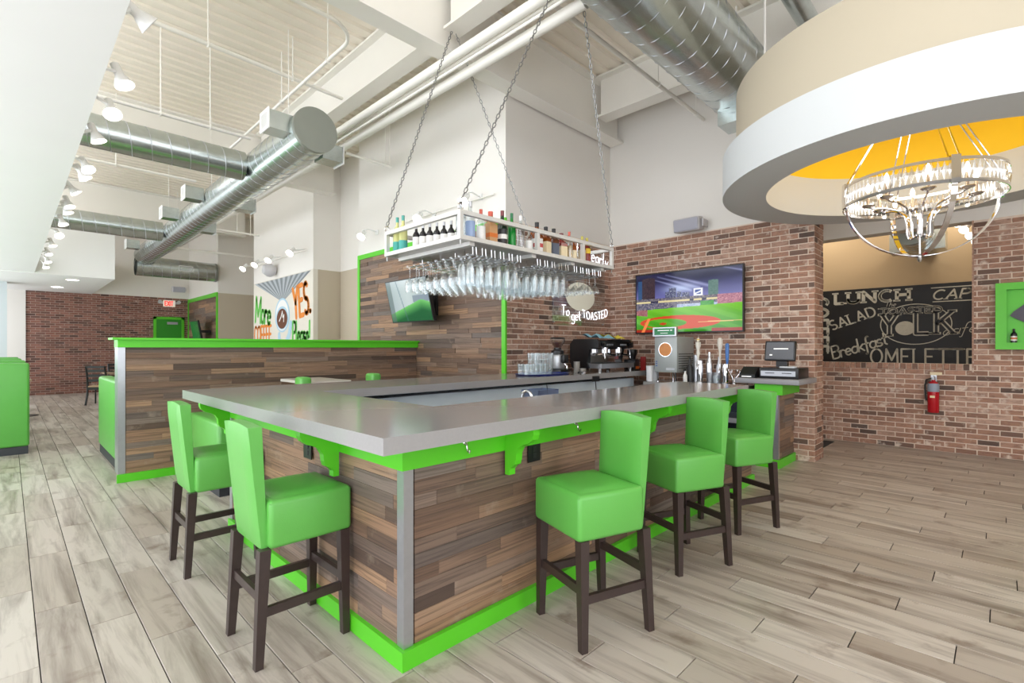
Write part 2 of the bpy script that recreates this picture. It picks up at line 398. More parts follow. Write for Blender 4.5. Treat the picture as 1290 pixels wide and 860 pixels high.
# ---------------------------------------------------------------- the building: floor, walls, ceiling
H = 5.45
R90 = -PI / 2
struct('floor', MB().box(-1.8, -4.5, -0.12, 12.5, 20.6, -0.008), mat('grout', (56, 51, 48), 0.85, noise=0.1, nscale=20))
fl = bpy.data.objects['floor']
rects = []
pw, pl = 0.19, 0.98
k = 0; x = -1.8
while x < 10.8:
    y = -4.5 - (k * 0.37 % 1.0) * pl
    while y < 20.4:
        rects.append((y, x, pl - 0.0055, pw - 0.0045)); y += pl
    x += pw; k += 1
# local x of a plank runs along world Y, its front (local -y) faces up
FM = Matrix(((0, 0, 1, 0), (1, 0, 0, 0), (0, -1, 0, -0.008), (0, 0, 0, 1)))
pieces(fl, 'floor_plank', [(a, b, w, h) for a, b, w, h in rects if a < 20.3], 0.008, M_FLOOR, limit=300, M=FM, kindname='floor_planks_beyond', c=0.0015)

# soffits on the window side, and over the far dining end
struct('ceiling_soffit', MB().box(-1.8, -4.5, 3.1, 0.42, 15.5, 3.45).box(-1.8, 15.5, 3.08, 1.84, 20.28, 4.2), M_WHITE)
# metal roof deck: flutes running along X
mb = MB(); y = -4.5; pts = []
while y < 20.6:
    pts += [(y, 0), (y + 0.10, 0), (y + 0.12, 0.03), (y + 0.19, 0.03)]; y += 0.21
vs = [(-1.8, a, H + b) for a, b in pts] + [(12.5, a, H + b) for a, b in pts]; n = len(pts)
mb.add(vs, [(i, i + 1, n + i + 1, n + i) for i in range(n - 1)])
mb.box(-1.8, -4.5, H + 0.05, 12.5, 20.6, H + 0.2)
struct('ceiling', mb, M_DECK)

# storefront on the left and the wall behind the camera, both outside the frame: their openings are shaped to steer the daylight
mb = MB().box(-1.95, -4.5, 0, -1.8, 20.6, 0.25)
for yy in [-4.5 + 2.5 * i for i in range(11)]: mb.box(-1.95, yy - 0.05, 0.25, -1.85, yy + 0.05, H)  # made-up opening above the soffit, lets daylight reach ceiling and upper walls
mb.box(-1.95, -4.5, 3.1, -1.8, 20.6, 3.45)
struct('wall_left_unseen', mb, M_WHITE)
mb = MB().box(-1.8, -4.65, 0, 12.5, -4.5, 0.7).box(-1.8, -4.65, 3.2, 4.6, -4.5, 3.6)
for xx in (-1.8, 1.4): mb.box(xx, -4.65, 0.7, xx + 0.5, -4.5, H)
mb.box(4.4, -4.65, 0.7, 12.5, -4.5, H)  # unseen solid end, added to dim the surfaces facing this wall
struct('wall_front_unseen', mb, M_BEIGE)

# restroom block: wood-clad face at X=4.5, brick face at Y=4.56, painted drywall above
XW, YW, XT = 4.50, 4.56, 6.90
mb = MB(); mb.use(0).box(XW + 0.02, YW + 0.012, 3.06, 7.3, 8.4, H); mb.use(1).box(XW + 0.02, YW + 0.012, 0, 7.3, 8.4, 3.06)
wc = struct('wall_center', mb, [M_WALLW, M_BEIGE])
wf = put('wood_cladding', None, wc, (XW + 0.02, 8.4, 0), R90)
pieces(wf, 'cladding_board', plank_rects(0.07, 3.78, 0.0, 3.0, h=0.07, lmin=0.3, lmax=1.1), 0.016, M_WOOD, limit=300, jitter=0.004)
tr = MB().box(0, -0.03, 0, 0.07, 0, 3.08).box(0.07, -0.03, 3.0, 3.78, 0, 3.08).box(3.78, -0.03, 0, 3.85, 0.0, 3.08)
tr.build('green_edging', M_GREEN, wf)

def brick_wall(name, loc, rotz, w, z0, z1, thick, top=None, m=M_BRICK, holes=(), limit=300, mort=M_MORTAR, bz0=None):
    mb = MB()
    if not holes: mb.box(0, 0, z0, w, thick, z1)
    o = struct(name, mb, mort, loc, rotz) if not holes else None
    if o is None:
        (hx0, hx1, hz0, hz1) = holes[0]
        mb.box(0, 0, z0, w, thick, hz0)
        if hx0 > 0: mb.box(0, 0, hz0, hx0, thick, z1)
        if hx1 < w: mb.box(hx1, 0, hz0, w, thick, z1)
        if hz1 < z1: mb.box(hx0, 0, hz1, hx1, thick, z1)
        o = struct(name, mb, mort, loc, rotz)
    if limit is not None:
        pieces(o, 'brick', brick_rects(0, w, z0 + 0.006 if bz0 is None else bz0, z1, holes=holes), 0.008, m, limit=limit, jitter=0.003, kindname='brickwork')
    return o
wb = brick_wall('wall_back', (XW + 0.02, YW, 0), 0, XT - XW, 0, 3.05, 0.012, limit=300, bz0=0.97)
wr = brick_wall('wall_right', (XT + 0.012, YW, 0), R90, YW - 1.632, 0, 3.05, 0.39, limit=300)
wp = brick_wall('wall_pier', (XT + 0.014, 1.631, 0), 0, 0.385, 0, 3.05, 0.03, limit=120)
struct('wall_right_upper', MB().box(XT + 0.016, 1.63, 3.05, 7.3, YW + 0.01, H), M_WALLW)

# hall wall on the right: brick with a tall pass-through, sill of upright bricks
HX = 8.85
wh = brick_wall('wall_hall', (HX + 0.012, 3.2, 0), R90, 7.6, 0, 3.06, 0.25, holes=[(0, 2.92, 1.10, 3.06)], limit=300)
pieces(wh, 'sill_brick', [(i * 0.066, 1.104, 0.057, 0.08) for i in range(44)], 0.016, M_BRICK, limit=44, c=0.004)
mb = MB().box(HX + 0.012, -4.4, 3.06, HX + 0.26, 3.2, H)
struct('wall_hall_upper', mb, M_WALLW)
struct('trim_2', MB().box(HX + .012, .28, 1.10, HX + .26, 3.2, 1.182), M_MORTAR)
sj = MB().box(HX - 0.01, 0.262, 1.08, HX + 0.27, 0.28, 3.06); struct('trim_1', sj, M_BRICK)
struct('wall_hall_far', MB().box(10.8, -1.5, 0, 10.95, 6, 4.4), mat('hall_tan_paint', (196, 172, 136), 0.75, noise=0.02, nscale=2))
struct('ceiling_hall', MB().box(HX + 0.26, -1.5, 4.4, 10.95, 6, 4.5), mat('hall_ceiling_brown', (150, 128, 104), 0.8))
struct('wall_hall_side', MB().box(7.3, 5.9, 0, 10.95, 6.0, H).box(HX + 0.26, -1.6, 0, 10.95, -1.5, 4.5), M_BEIGE)

# far walls on the right of the dining room
mb = MB(); mb.use(0).box(5.1, 8.4, 3.06, 7.3, 10.3, H).use(1).box(5.1, 8.4, 0, 7.3, 10.3, 3.06)
struct('wall_recess', mb, [M_WALLW, M_BEIGE])
mb = MB(); mb.use(0).box(XW, 10.3, 3.06, 7.3, 13.9, H).use(1).box(XW, 10.31, 0, 7.3, 13.89, 3.06).use(2).box(XW - 0.002, 10.3, 0, XW + .1, 13.9, 3.06)
wm = struct('wall_mural', mb, [M_WALLW, M_BEIGE, mat('mural_ground', (226, 220, 208), 0.8, noise=0.02, nscale=3)])
mb = MB(); mb.use(0).box(4.45, 16.85, 3.06, 7.3, 20.6, H).use(1).box(4.45, 16.85, 0, 7.3, 20.6, 3.06)
struct('wall_far_block', mb, [M_WALLW, M_BEIGE])
struct('trim_3', MB().box(-.8, 18.0, 0, -.02, 18.4, 3.08), mat('pale_blue_pillar_paint', (206, 214, 218), .7))
struct('wall_niche', MB().box(7.1, 13.9, 0, 7.3, 16.85, H), M_BEIGE)
wf2 = put('wood_cladding', None, bpy.data.objects['wall_far_block'], (4.45, 20.28, 0), R90)
pieces(wf2, 'cladding_board', plank_rects(0.05, 3.36, 0.0, 3.0, h=0.1, lmin=0.6, lmax=1.4), 0.016, M_WOOD, limit=0, kindname='cladding_boards')
MB().box(0, -0.04, 0, 0.07, 0, 3.08).box(0.07, -0.04, 2.96, 3.36, 0, 3.08).box(3.36, -0.04, 0, 3.43, 0, 3.08).build('green_edging', M_GREEN, wf2)
wfar = brick_wall('wall_far', (0.36, 20.3, 0), 0, 4.09, 0, 3.1, 0.3, m=M_BRICK_RED, limit=0, mort=M_MORTAR_GREY)
struct('wall_far_upper', MB().box(-1.8, 20.28, 3.1, 4.45, 20.6, H).box(-1.8, 20.26, 0, 0.36, 20.6, 3.1), M_WALLW)

# green emergency door in the far wall, and the restroom door in the recess
d = MB().box(3.42, 20.235, 0, 3.50, 20.30, 2.45).box(4.22, 20.235, 0, 4.30, 20.30, 2.45).box(3.42, 20.235, 2.37, 4.30, 20.30, 2.45)
dr = struct('door_1', d, M_GREEN)
MB().box(3.50, 20.25, 0.01, 4.22, 20.30, 2.37).build('door_leaf', mat('dark_green_paint', (44, 150, 30), 0.4), dr)
MB().box(3.80, 20.19, 2.2, 4.1, 20.25, 2.28).build('door_closer', M_STEEL, dr)
d = MB().box(5.055, 8.55, 0, 5.10, 8.64, 1.95).box(5.055, 9.34, 0, 5.10, 9.43, 1.95).box(5.055, 8.55, 1.87, 5.10, 9.43, 1.95)
dr = struct('door_2', d, M_GREEN)
MB().box(5.08, 8.64, 0.01, 5.10, 9.34, 1.87).build('door_leaf', mat('grey_door_paint', (190, 190, 192), 0.5), dr)

# ---------------------------------------------------------------- steel overhead
def ibeam(name, label, a, b, z0, z1, fw):
    """I-beam between two points, bottom z0 to top z1, flange width fw"""
    a = Vector(a); b = Vector(b); d = (b - a).normalized(); s = Vector((-d.y, d.x)) * fw / 2; w = Vector((-d.y, d.x)) * 0.012
    mb = MB()
    def bar(off, za, zb):
        q = [a - off, b - off, b + off, a + off]
        mb.add([(v.x, v.y, za) for v in q] + [(v.x, v.y, zb) for v in q], [(3, 2, 1, 0), (4, 5, 6, 7), (0, 1, 5, 4), (1, 2, 6, 5), (2, 3, 7, 6), (3, 0, 4, 7)])
    o = thing(name, label, 'beam', (a.x, a.y, z0))
    inv = Vector((a.x, a.y, z0))
    bar(s, z0, z0 + 0.03); bar(s, z1 - 0.03, z1)
    mb2 = MB(); mb, mb2 = mb2, mb
    bar(w, z0 + 0.03, z1 - 0.03)
    for m_, nm in ((mb2, 'flange'), (mb, 'web')):
        m_.v = [tuple(Vector(v) - inv) for v in m_.v]; m_.build(nm, M_PIPE, o)
    return o
ibeam('steel_girder', 'long white steel girder crossing above the bar, its end on the drywall corner', (-1.7, 4.42), (6.89, 4.42), 4.66, H - 0.002, 0.24)
ibeam('steel_girder', 'second white steel girder, beyond the big duct and above the mural wall recess', (-1.7, 10.2), (4.9, 10.2), 4.66, H - 0.002, 0.24)
ibeam('steel_girder', 'farthest white steel girder, small, near the far brick wall', (0.5, 15.9), (4.9, 15.9), 4.66, H - 0.002, 0.24)
ibeam('steel_joist', 'white steel beam end over the bar rack where two chains hook on', (3.40, -3.5), (3.40, 4.28), 4.83, H - 0.002, 0.22)
ibeam('steel_joist', 'white steel beam at upper right beside the fat round duct', (6.28, -3.5), (6.28, 4.3), 4.83, H - 0.002, 0.24)
ibeam('steel_joist', 'white steel beam behind the conduits, running away past the big duct end cap', (3.40, 4.56), (3.40, 10.05), 4.83, H - 0.002, 0.22)

def pipe(name, label, pts, r, rods=(), n=10, group=None, m=None, cat='pipe', fit=True):
    o = thing(name, label, cat, pts[0], 0, group); p0 = Vector(pts[0]); m = m or M_PIPE
    MB().ring_tube([Vector(p) - p0 for p in pts], r, n).build('pipe_run', m, o)
    for q in rods:
        q = Vector(q) - p0
        MB().tube(q, (q.x, q.y, H - 0.01 - p0.z), 0.008, 6).build('hanger_rod', m, o)
        MB().ring_tube([(q.x + (r + .008) * math.cos(t * PI / 6) * (0 if abs(pts[-1][0] - pts[0][0]) > abs(pts[-1][1] - pts[0][1]) else 1),
                         q.y + (r + .008) * math.cos(t * PI / 6) * (1 if abs(pts[-1][0] - pts[0][0]) > abs(pts[-1][1] - pts[0][1]) else 0), q.z + (r + .008) * math.sin(t * PI / 6)) for t in range(12)], 0.008, 6, closed=True).build('clevis', m, o)
    return o
pipe('sprinkler_main', 'thick white sprinkler pipe running the length of the room above the bar', [(3.52, 2.57, 4.4), (3.52, 18.5, 4.4)], 0.055, [(3.52, y, 4.4) for y in (8, 12)])
pipe('conduit_bundle', 'fat white pipe beside the thick sprinkler main, upper left of it', [(3.32, 2.57, 4.49), (3.32, 14, 4.49)], 0.05, [(3.32, y, 4.49) for y in (12.5,)])
pipe('conduit', 'thin white conduit running tight beside the fat white pipe over the bar', [(3.40, 2.57, 4.47), (3.40, 13, 4.47)], 0.02)
pipe('conduit', 'second thin white conduit, the lowest of the bundle over the bar', [(3.38, 2.57, 4.41), (3.38, 12, 4.41)], 0.016)
pipe('sprinkler_branch', 'thin white sprinkler pipe at upper right sloping down behind the round soffit', [(3.55, 2.98, 4.6), (6.85, 2.98, 4.6)], 0.024, [(5.55, 2.98, 4.6), (6.6, 2.98, 4.6)])
pipe('sprinkler_branch', 'thin white sprinkler pipe crossing the ceiling at upper left, above the track lights', [(0.3, 6.45, 4.9), (3.3, 6.6, 4.9)], 0.024, [(1.62, 6.52, 4.9), (2.6, 6.57, 4.9)])
pipe('sprinkler_branch', 'thin white sprinkler pipe lying just above the near branch duct', [(0.3, 7.55, 4.35), (2.4, 7.55, 4.35)], 0.022, [(1.35, 7.55, 4.35), (1.9, 7.55, 4.35)])
pipe('sprinkler_branch', 'thin white sprinkler pipe ending in front of the white wall behind the rack chains', [(3.6, 7.1, 4.36), (4.4, 7.1, 4.36)], 0.022, [(4.28, 7.1, 4.36), (4.36, 7.1, 4.36)])
pipe('sprinkler_branch', 'thin white sprinkler pipe beyond the near branch duct at left', [(0.3, 10.0, 4.3), (2.3, 10.0, 4.3)], 0.022, [(1.2, 10.0, 4.3)])
pipe('sprinkler_branch', 'thin white sprinkler pipe running over to the mural wall with two hangers', [(2.9, 13.2, 4.2), (4.4, 13.2, 4.2)], 0.022, [(3.9, 13.2, 4.2), (4.2, 13.2, 4.2)])
pipe('sprinkler_branch', 'lower thin white pipe crossing in front of the far beige wall', [(2.95, 15.3, 4.0), (5.0, 15.3, 4.0)], 0.03, [(3.1, 15.3, 4.0), (4.0, 15.3, 4.0)])
cv = [(2.62, 9.5, 4.75), (2.62, 5.2, 4.75)] + [(2.62 - 0.35 + 0.35 * math.cos(t), 5.2 - 0.35 * math.sin(t), 4.75) for t in [i * PI / 2 / 8 for i in range(1, 9)]] + [(1.6, 4.85, 4.75)]
pipe('bent_conduit', 'white conduit with a rounded bend hanging at top left of the rack chains', cv, 0.02, [(2.62, 5.6, 4.75), (2.62, 7.0, 4.75)])

# ---------------------------------------------------------------- round ducts
def duct(name, label, a, b, r, parent_parts=None, cap=(True, False), pitch=0.22):
    a = Vector(a); b = Vector(b); d = (b - a); L = d.length; M = d.to_track_quat('Z', 'Y').to_matrix().to_4x4()
    o = thing(name, label, 'duct', a)
    MB().lathe([(r, 0), (r, L)], n=40, M=M).build('duct_tube', M_GALV, o)
    sp = []; n = max(8, int(L / pitch * 16))
    for i in range(n + 1):
        t = i / n; an = 2 * PI * t * L / pitch
        sp.append(M @ Vector(((r + .002) * math.cos(an), (r + .002) * math.sin(an), t * L)))
    MB().ring_tube(sp, 0.0045, 5).build('spiral_seam', M_STEEL, o)
    if cap[0]: MB().lathe([(0.001, -0.004), (r + 0.006, -0.004), (r + 0.006, 0.05), (r, 0.05)], n=40, M=M).build('end_cap', mat('duct_cap', (150, 154, 146), 0.45, metal=0.6, noise=0.05), o)
    if cap[1]: MB().lathe([(r, L - 0.05), (r + 0.006, L - 0.05), (r + 0.006, L + 0.004), (0.001, L + 0.004)], n=40, M=M).build('end_cap', MATS.get('duct_cap') or M_GALV, o)
    return o
def register(o, c, out, w=0.24, h=0.2, dpt=0.26, face=0.0):
    """supply box on the side of a duct with a white grille; c: local centre of its root, out: +1 or -1 along X"""
    x0, x1 = (c[0], c[0] + out * dpt); x0, x1 = min(x0, x1), max(x0, x1)
    bx = MB().box(x0, c[1] - w / 2, c[2] - h / 2, x1, c[1] + w / 2, c[2] + h / 2).build('register_box', M_GALV, o)
    e = c[0] + out * dpt
    fx = sorted((e, e + out * 0.012))
    g = MB().box(fx[0], c[1] - w / 2 - .015, c[2] - h / 2 - .015, fx[1], c[1] + w / 2 + .015, c[2] - h / 2 + .02).box(fx[0], c[1] - w / 2 - .015, c[2] + h / 2 - .02, fx[1], c[1] + w / 2 + .015, c[2] + h / 2 + .015)
    g.box(fx[0], c[1] - w / 2 - .015, c[2] - h / 2 + .02, fx[1], c[1] - w / 2 + .02, c[2] + h / 2 - .02).box(fx[0], c[1] + w / 2 - .02, c[2] - h / 2 + .02, fx[1], c[1] + w / 2 + .015, c[2] + h / 2 - .02)
    for i in range(9):
        yy = c[1] - w / 2 + .03 + i * (w - .06) / 8; g.box(fx[0], yy - .004, c[2] - h / 2 + .02, fx[1], yy + .004, c[2] + h / 2 - .02)
    g.build('grille', M_WHITE, bx)
r0 = 0.25
dm = duct('main_duct', 'big galvanised spiral duct running away from the bar, round end cap toward us', (2.50, 5.65, 3.92), (2.62, 16.6, 3.92), r0)
for yy in (0.22, 3.9, 5.6, 9.6):
    register(dm, (-r0 + 0.03, yy, 0.02), -1)
for yy in (0.42, 3.6, 5.9): register(dm, (r0 - 0.03, yy, -0.08), 1)
for yy in (0.8, 4.2, 7.5):
    MB().tube((0, yy, r0), (0, yy, H - 3.92 - .01), 0.006, 6).build('hanger_rod', M_PIPE, dm)
duct('branch_duct', 'narrow galvanised duct joining the big duct at left, nearer one', (0.10, 7.45, 3.9), (2.272, 7.45, 3.9), 0.19, cap=(False, False), pitch=0.2)
duct('branch_duct', 'narrow galvanised duct joining the big duct at left, farther one', (0.10, 12.9, 3.9), (2.325, 12.9, 3.9), 0.2, cap=(False, False), pitch=0.2)
dx = duct('cross_duct', 'dark galvanised duct with a white framed vent crossing in front of the far wall', (2.45, 16.9, 3.66), (4.4, 16.9, 3.66), 0.27, cap=(False, True))
mb = MB(); yy = -0.285
mb.box(0.95, yy, -0.08, 1.3, yy + .03, -0.06).box(0.95, yy, 0.06, 1.3, yy + .03, 0.08).box(0.95, yy, -0.06, 0.97, yy + .03, 0.06).box(1.28, yy, -0.06, 1.3, yy + .03, 0.06)
mb.build('vent_frame', M_WHITE, dx)
dr = duct('wide_duct', 'fat galvanised spiral duct at top right, disappearing behind the round soffit', (3.05, 2.14, 4.44), (6.1, 2.14, 4.44), 0.37, cap=(True, True), pitch=0.24)
MB().box(2.66, -0.14, -0.50, 2.98, 0.18, -0.30).build('register_box', M_GALV, dr)
MB().tube((3.0, .1, .36), (3.0, .1, H - 4.45), 0.012, 6).build('hanger_rod', M_PIPE, dr)
pipe('flexible_duct', 'pale grey ribbed round duct between the fat duct and round soffit', [(5.2, 1.50, 4.95), (6.1, 1.50, 4.95)], 0.10, n=20, m=M_GALV, cat='duct')
# ---------------------------------------------------------------- round soffit and chandelier
RC = (5.47, 0.48)
o = thing('round_soffit', 'big round drop soffit at upper right, white ring under a tan drum, yellow inside', 'soffit', (RC[0], RC[1], 2.84))
MB().lathe([(1.19, 0.40), (1.19, 0), (1.57, 0), (1.57, 0.37), (1.40, 0.37)], n=96).build('white_ring', M_RING, o)
MB().lathe([(1.45, 0.372), (1.45, 0.96), (0.001, 0.96)], n=96).build('tan_drum', M_TAN, o)
MB().lathe([(1.19, 0.40), (1.19, 0.90), (0.001, 0.90)], n=96).build('yellow_ceiling', M_YELLOW, o)
for a in (1.9, 3.1, 4.6):
    MB().tube((1.2 * math.cos(a), 1.2 * math.sin(a), 0.955), (1.2 * math.cos(a), 1.2 * math.sin(a), H - 2.845), 0.01, 6).build('hanger_rod', M_PIPE, o)

ch = thing('chandelier', 'chrome and crystal chandelier hanging inside the round yellow soffit', 'chandelier', (5.47, 0.50, 2.15))
ZT = 1.585                                    # yellow ceiling above the finial
RR = 0.545; z0, z1 = 0.515, 0.665
def hoop(r, za, zb, t=0.006): return MB().lathe([(r, za), (r + t, za), (r + t, zb), (r, zb), (r, za)], n=64)
hoop(RR, z0 - 0.022, z0 + .004).build('lower_rim', M_CHROME, ch)
hoop(RR, z1 - .004, z1 + 0.018).build('upper_rim', M_CHROME, ch)
cm = None
for i in range(88):
    a = 2 * PI * i / 88
    if cm is None:
        b = MB(); hgt = z1 - z0; w = 0.0195
        b.add([(0, 0, 0), (0, 0, hgt), (0.012, 0, hgt / 2), (0, w, hgt / 2), (-0.012, 0, hgt / 2), (0, -w, hgt / 2),
               ], [(0, 2, 3), (0, 3, 4), (0, 4, 5), (0, 5, 2), (1, 3, 2), (1, 4, 3), (1, 5, 4), (1, 2, 5)])
        cm = b.mesh('crystal', M_CRYSTAL)
    put('crystal', cm, ch, (RR * math.cos(a), RR * math.sin(a), z0), a)
for i in range(4):                            # flat hoops below the ring and straps above it
    a = PI / 4 * 0.6 + PI / 2 * i; ca, sa = math.cos(a), math.sin(a)
    pts = [((RR + .004) * math.cos(t) * ca, (RR + .004) * math.cos(t) * sa, z0 - (z0 - 0.03) * math.sin(t)) for t in [k * PI / 2 / 14 for k in range(15)]]
    mb = MB(); px, py = -sa * 0.019, ca * 0.019
    for p, q in zip(pts, pts[1:]):
        mb.add([(p[0] + px, p[1] + py, p[2]), (p[0] - px, p[1] - py, p[2]), (q[0] - px, q[1] - py, q[2]), (q[0] + px, q[1] + py, q[2]),
                (p[0] * .985 + px, p[1] * .985 + py, p[2] + .006), (p[0] * .985 - px, p[1] * .985 - py, p[2] + .006), (q[0] * .985 - px, q[1] * .985 - py, q[2] + .006), (q[0] * .985 + px, q[1] * .985 + py, q[2] + .006)],
               [(0, 1, 2, 3), (7, 6, 5, 4), (0, 3, 7, 4), (1, 5, 6, 2)])
    mb.build('hoop_strap', M_CHROME, ch)
    MB().box(-0.016, -0.03, z0 - .03, 0.02, 0.03, z1 + .03, Matrix.Rotation(a, 4, 'Z') @ Matrix.Translation((RR + .003, 0, 0))).build('clamp', M_CHROME, ch)
    for s_ in (-1, 1):
        MB().tube((RR * ca - sa * .035 * s_, RR * sa + ca * .035 * s_, z1 + .01), (0.05 * ca - sa * .03 * s_, 0.05 * sa + ca * .03 * s_, ZT - .005), 0.006, 6).build('hanging_rod', M_CHROME, ch)
MB().lathe([(.001, ZT - .05), (.08, ZT - .05), (.09, ZT - .01), (.001, ZT - .008)], n=24).build('canopy', M_CHROME, ch)
MB().lathe([(.001, -.02), (.014, -.01), (.02, .008), (.012, .022), (.03, .03), (.012, .04), (.008, .06), (.008, .2), (.05, .2), (.055, .215), (.012, .225), (.012, .5), (.001, .5)], n=16).build('finial_stem', M_CHROME, ch)
for i in range(8):
    a = 2 * PI * (i + .3) / 8; ca, sa = math.cos(a), math.sin(a); R2 = 0.36
    pts = [(.05, .20), (.075, .19), (.085, .22), (.085, .30), (.10, .38), (.15, .44), (.24, .475), (.32, .48), (R2, .50)]
    arm = MB().ring_tube([(r * ca, r * sa, z) for r, z in pts], 0.008, 6).build('candle_arm', M_CHROME, ch)
    MB().lathe([(.006, .495), (.035, .50), (.052, .515), (.05, .518), (.012, .51), (.012, .53)], (R2 * ca, R2 * sa, 0), 16).build('drip_pan', M_CHROME, arm)
    MB().lathe([(.011, .52), (.011, .63), (.001, .63)], (R2 * ca, R2 * sa, 0), 10).build('candle_sleeve', mat('candle_sleeve_chrome', (210, 190, 170), .25, metal=.8), arm)
    MB().lathe([(.006, .628), (.017, .65), (.018, .668), (.011, .695), (.001, .712)], (R2 * ca, R2 * sa, 0), 12).build('candle_bulb', M_BULB, arm)
pl_ = bpy.data.lights.new('chandelier_glow', 'POINT'); pl_.energy = 13; pl_.color = (1, .95, .88); pl_.shadow_soft_size = 0.3
po = bpy.data.objects.new('chandelier_glow', pl_); COL.objects.link(po); po.parent = ch; po.location = (0, 0, 1.0)

# ---------------------------------------------------------------- the bar
bar = thing('bar_counter', 'plank-clad bar base with bright green skirt, corbels and baseboard', 'bar', (1.215, 1.865, 0))
ox, oy = 1.215, 1.865; XE = 5.46
def bx(x0, y0, z0, x1, y1, z1, mb=None): return (mb or MB()).box(x0 - ox, y0 - oy, z0, x1 - ox, y1 - oy, z1)
XS = 4.62
mb = bx(1.225, 1.875, 0, XS - .01, 1.99, 1.003); bx(XS - .01, 1.875, 0, XE - .01, 2.2, .43, mb); bx(1.225, 1.99, 0, 1.34, 4.25, 1.003, mb); bx(1.34, 4.12, 0, XW - 0.03, 4.25, 1.003, mb)
mb.build('carcass', mat('dark_backer', (70, 60, 54), 0.8, noise=.05), bar)
mb = bx(1.34, 4.08, 0.05, XW - .03, 4.118, 1.0); bx(XW - .02, 4.45, 0.05, 6.6, 4.54, 1.0, mb); bx(1.36, 3.85, 0.3, 6.45, 4.08, 0.96, mb); mb.build('inner_back_panel', mat('pale_blue_white_panel', (214, 226, 232), 0.4, noise=.03), bar)
mb = bx(1.36, 2.0, 0.1, XS - .1, 2.24, 0.62); bx(1.36, 2.3, .1, 1.62, 3.6, .62, mb); mb.build('under_counter_shelf', M_STEEL, bar)
pR = put('front_cladding', None, bar, (0.02, 0.0085, 0), 0); pieces(pR, 'cladding_board', plank_rects(0.035, XS - ox - 0.03, 0.085, 0.875, h=0.066) + plank_rects(XS - ox - .03, XE - ox - .03, .085, .43, h=.066), 0.012, M_WOOD, limit=200, jitter=.002)
pL = put('side_cladding', None, bar, (0.0085, 4.25 - oy, 0), R90); pieces(pL, 'cladding_board', plank_rects(0.05, 4.25 - oy - 0.03, 0.085, 0.875, h=0.066), 0.012, M_WOOD, limit=100, jitter=.002)
mb = bx(1.19, 1.835, 0.868, XS, 1.873, 1.003); bx(1.19, 1.873, 0.868, 1.223, 4.25, 1.003, mb); mb.build('skirt', M_GREEN, bar)
mb = bx(1.19, 1.835, 0.0, XE, 1.862, .085); bx(1.19, 1.862, 0, 1.222, 4.25, .085, mb)
mb.build('baseboard', M_GREEN, bar)
mb = bx(1.208, 1.853, 0.086, 1.258, 1.874, .868); bx(1.208, 1.874, .086, 1.224, 1.905, .868, mb); mb.build('corner_guard', M_STEEL, bar)
bx(1.206, 4.20, 0.086, 1.224, 4.26, .868).build('corner_guard', M_STEEL, bar)
prof = [(0, 0), (0, .255), (.20, .255), (.20, .225), (.19, .20), (.165, .18), (.13, .168), (.10, .15), (.082, .12), (.078, .085), (.07, .06), (.045, .045), (.03, .03), (.03, 0)]
def corbel(p, toY):
    # profile: distance out from the face, height
    if toY: M = Matrix(((0, 0, 1, p[0] - ox), (-1, 0, 0, 1.836 - oy), (0, 1, 0, .745), (0, 0, 0, 1)))
    else: M = Matrix(((-1, 0, 0, 1.191 - ox), (0, 0, 1, p[1] - oy), (0, 1, 0, .745), (0, 0, 0, 1)))
    MB().prism(prof, 0, .045, M).build('corbel', M_GREEN, bar)
for x in (1.81, 3.2, 4.57): corbel((x, 0), True)
for y in (2.42, 4.2): corbel((0, y), False)
def outlet(M):
    w = MB().box(0, -.006, 0, .1, 0, .1, M).build('power_outlet', M_BLACK, bar)
    b = MB()
    for z in (.02, .056): b.box(.036, -.009, z, .064, -.006, z + .025, M)
    b.build('socket', mat('socket_face', (40, 40, 44), .4), w)
outlet(Matrix.Translation((2.0 - ox, 1.853 - oy, .77)))
outlet(Matrix.Translation((1.203 - ox, 2.87 - oy, .77)) @ Matrix.Rotation(R90, 4, 'Z'))
for x in (1.54, 2.41, 3.4, 4.3):
    p = [(x - ox, 1.835 - oy - d, z) for d, z in ((0, .945), (.012, .943), (.016, .925), (.02, .905), (.032, .9), (.038, .915))]
    MB().ring_tube(p, .004, 6).lathe([(.001, 0), (.012, 0), (.01, .004), (.001, .004)], n=10, M=Matrix.Translation(p[0]) @ Matrix.Rotation(PI / 2, 4, 'X')).build('bag_hook', M_CHROME, bar)
wt = MB().prism([(.96, 1.605), (4.62, 1.605), (4.62, 2.28), (1.68, 2.28), (1.68, 3.70), (6.62, 3.70), (6.62, YW - .018), (XW - .02, YW - .018), (XW - .02, 4.58), (.96, 4.58)], 1.004, 1.07)
tag(wt.build('bar_top', M_QUARTZ), 'thick polished grey quartz bar top in a U shape', 'countertop')

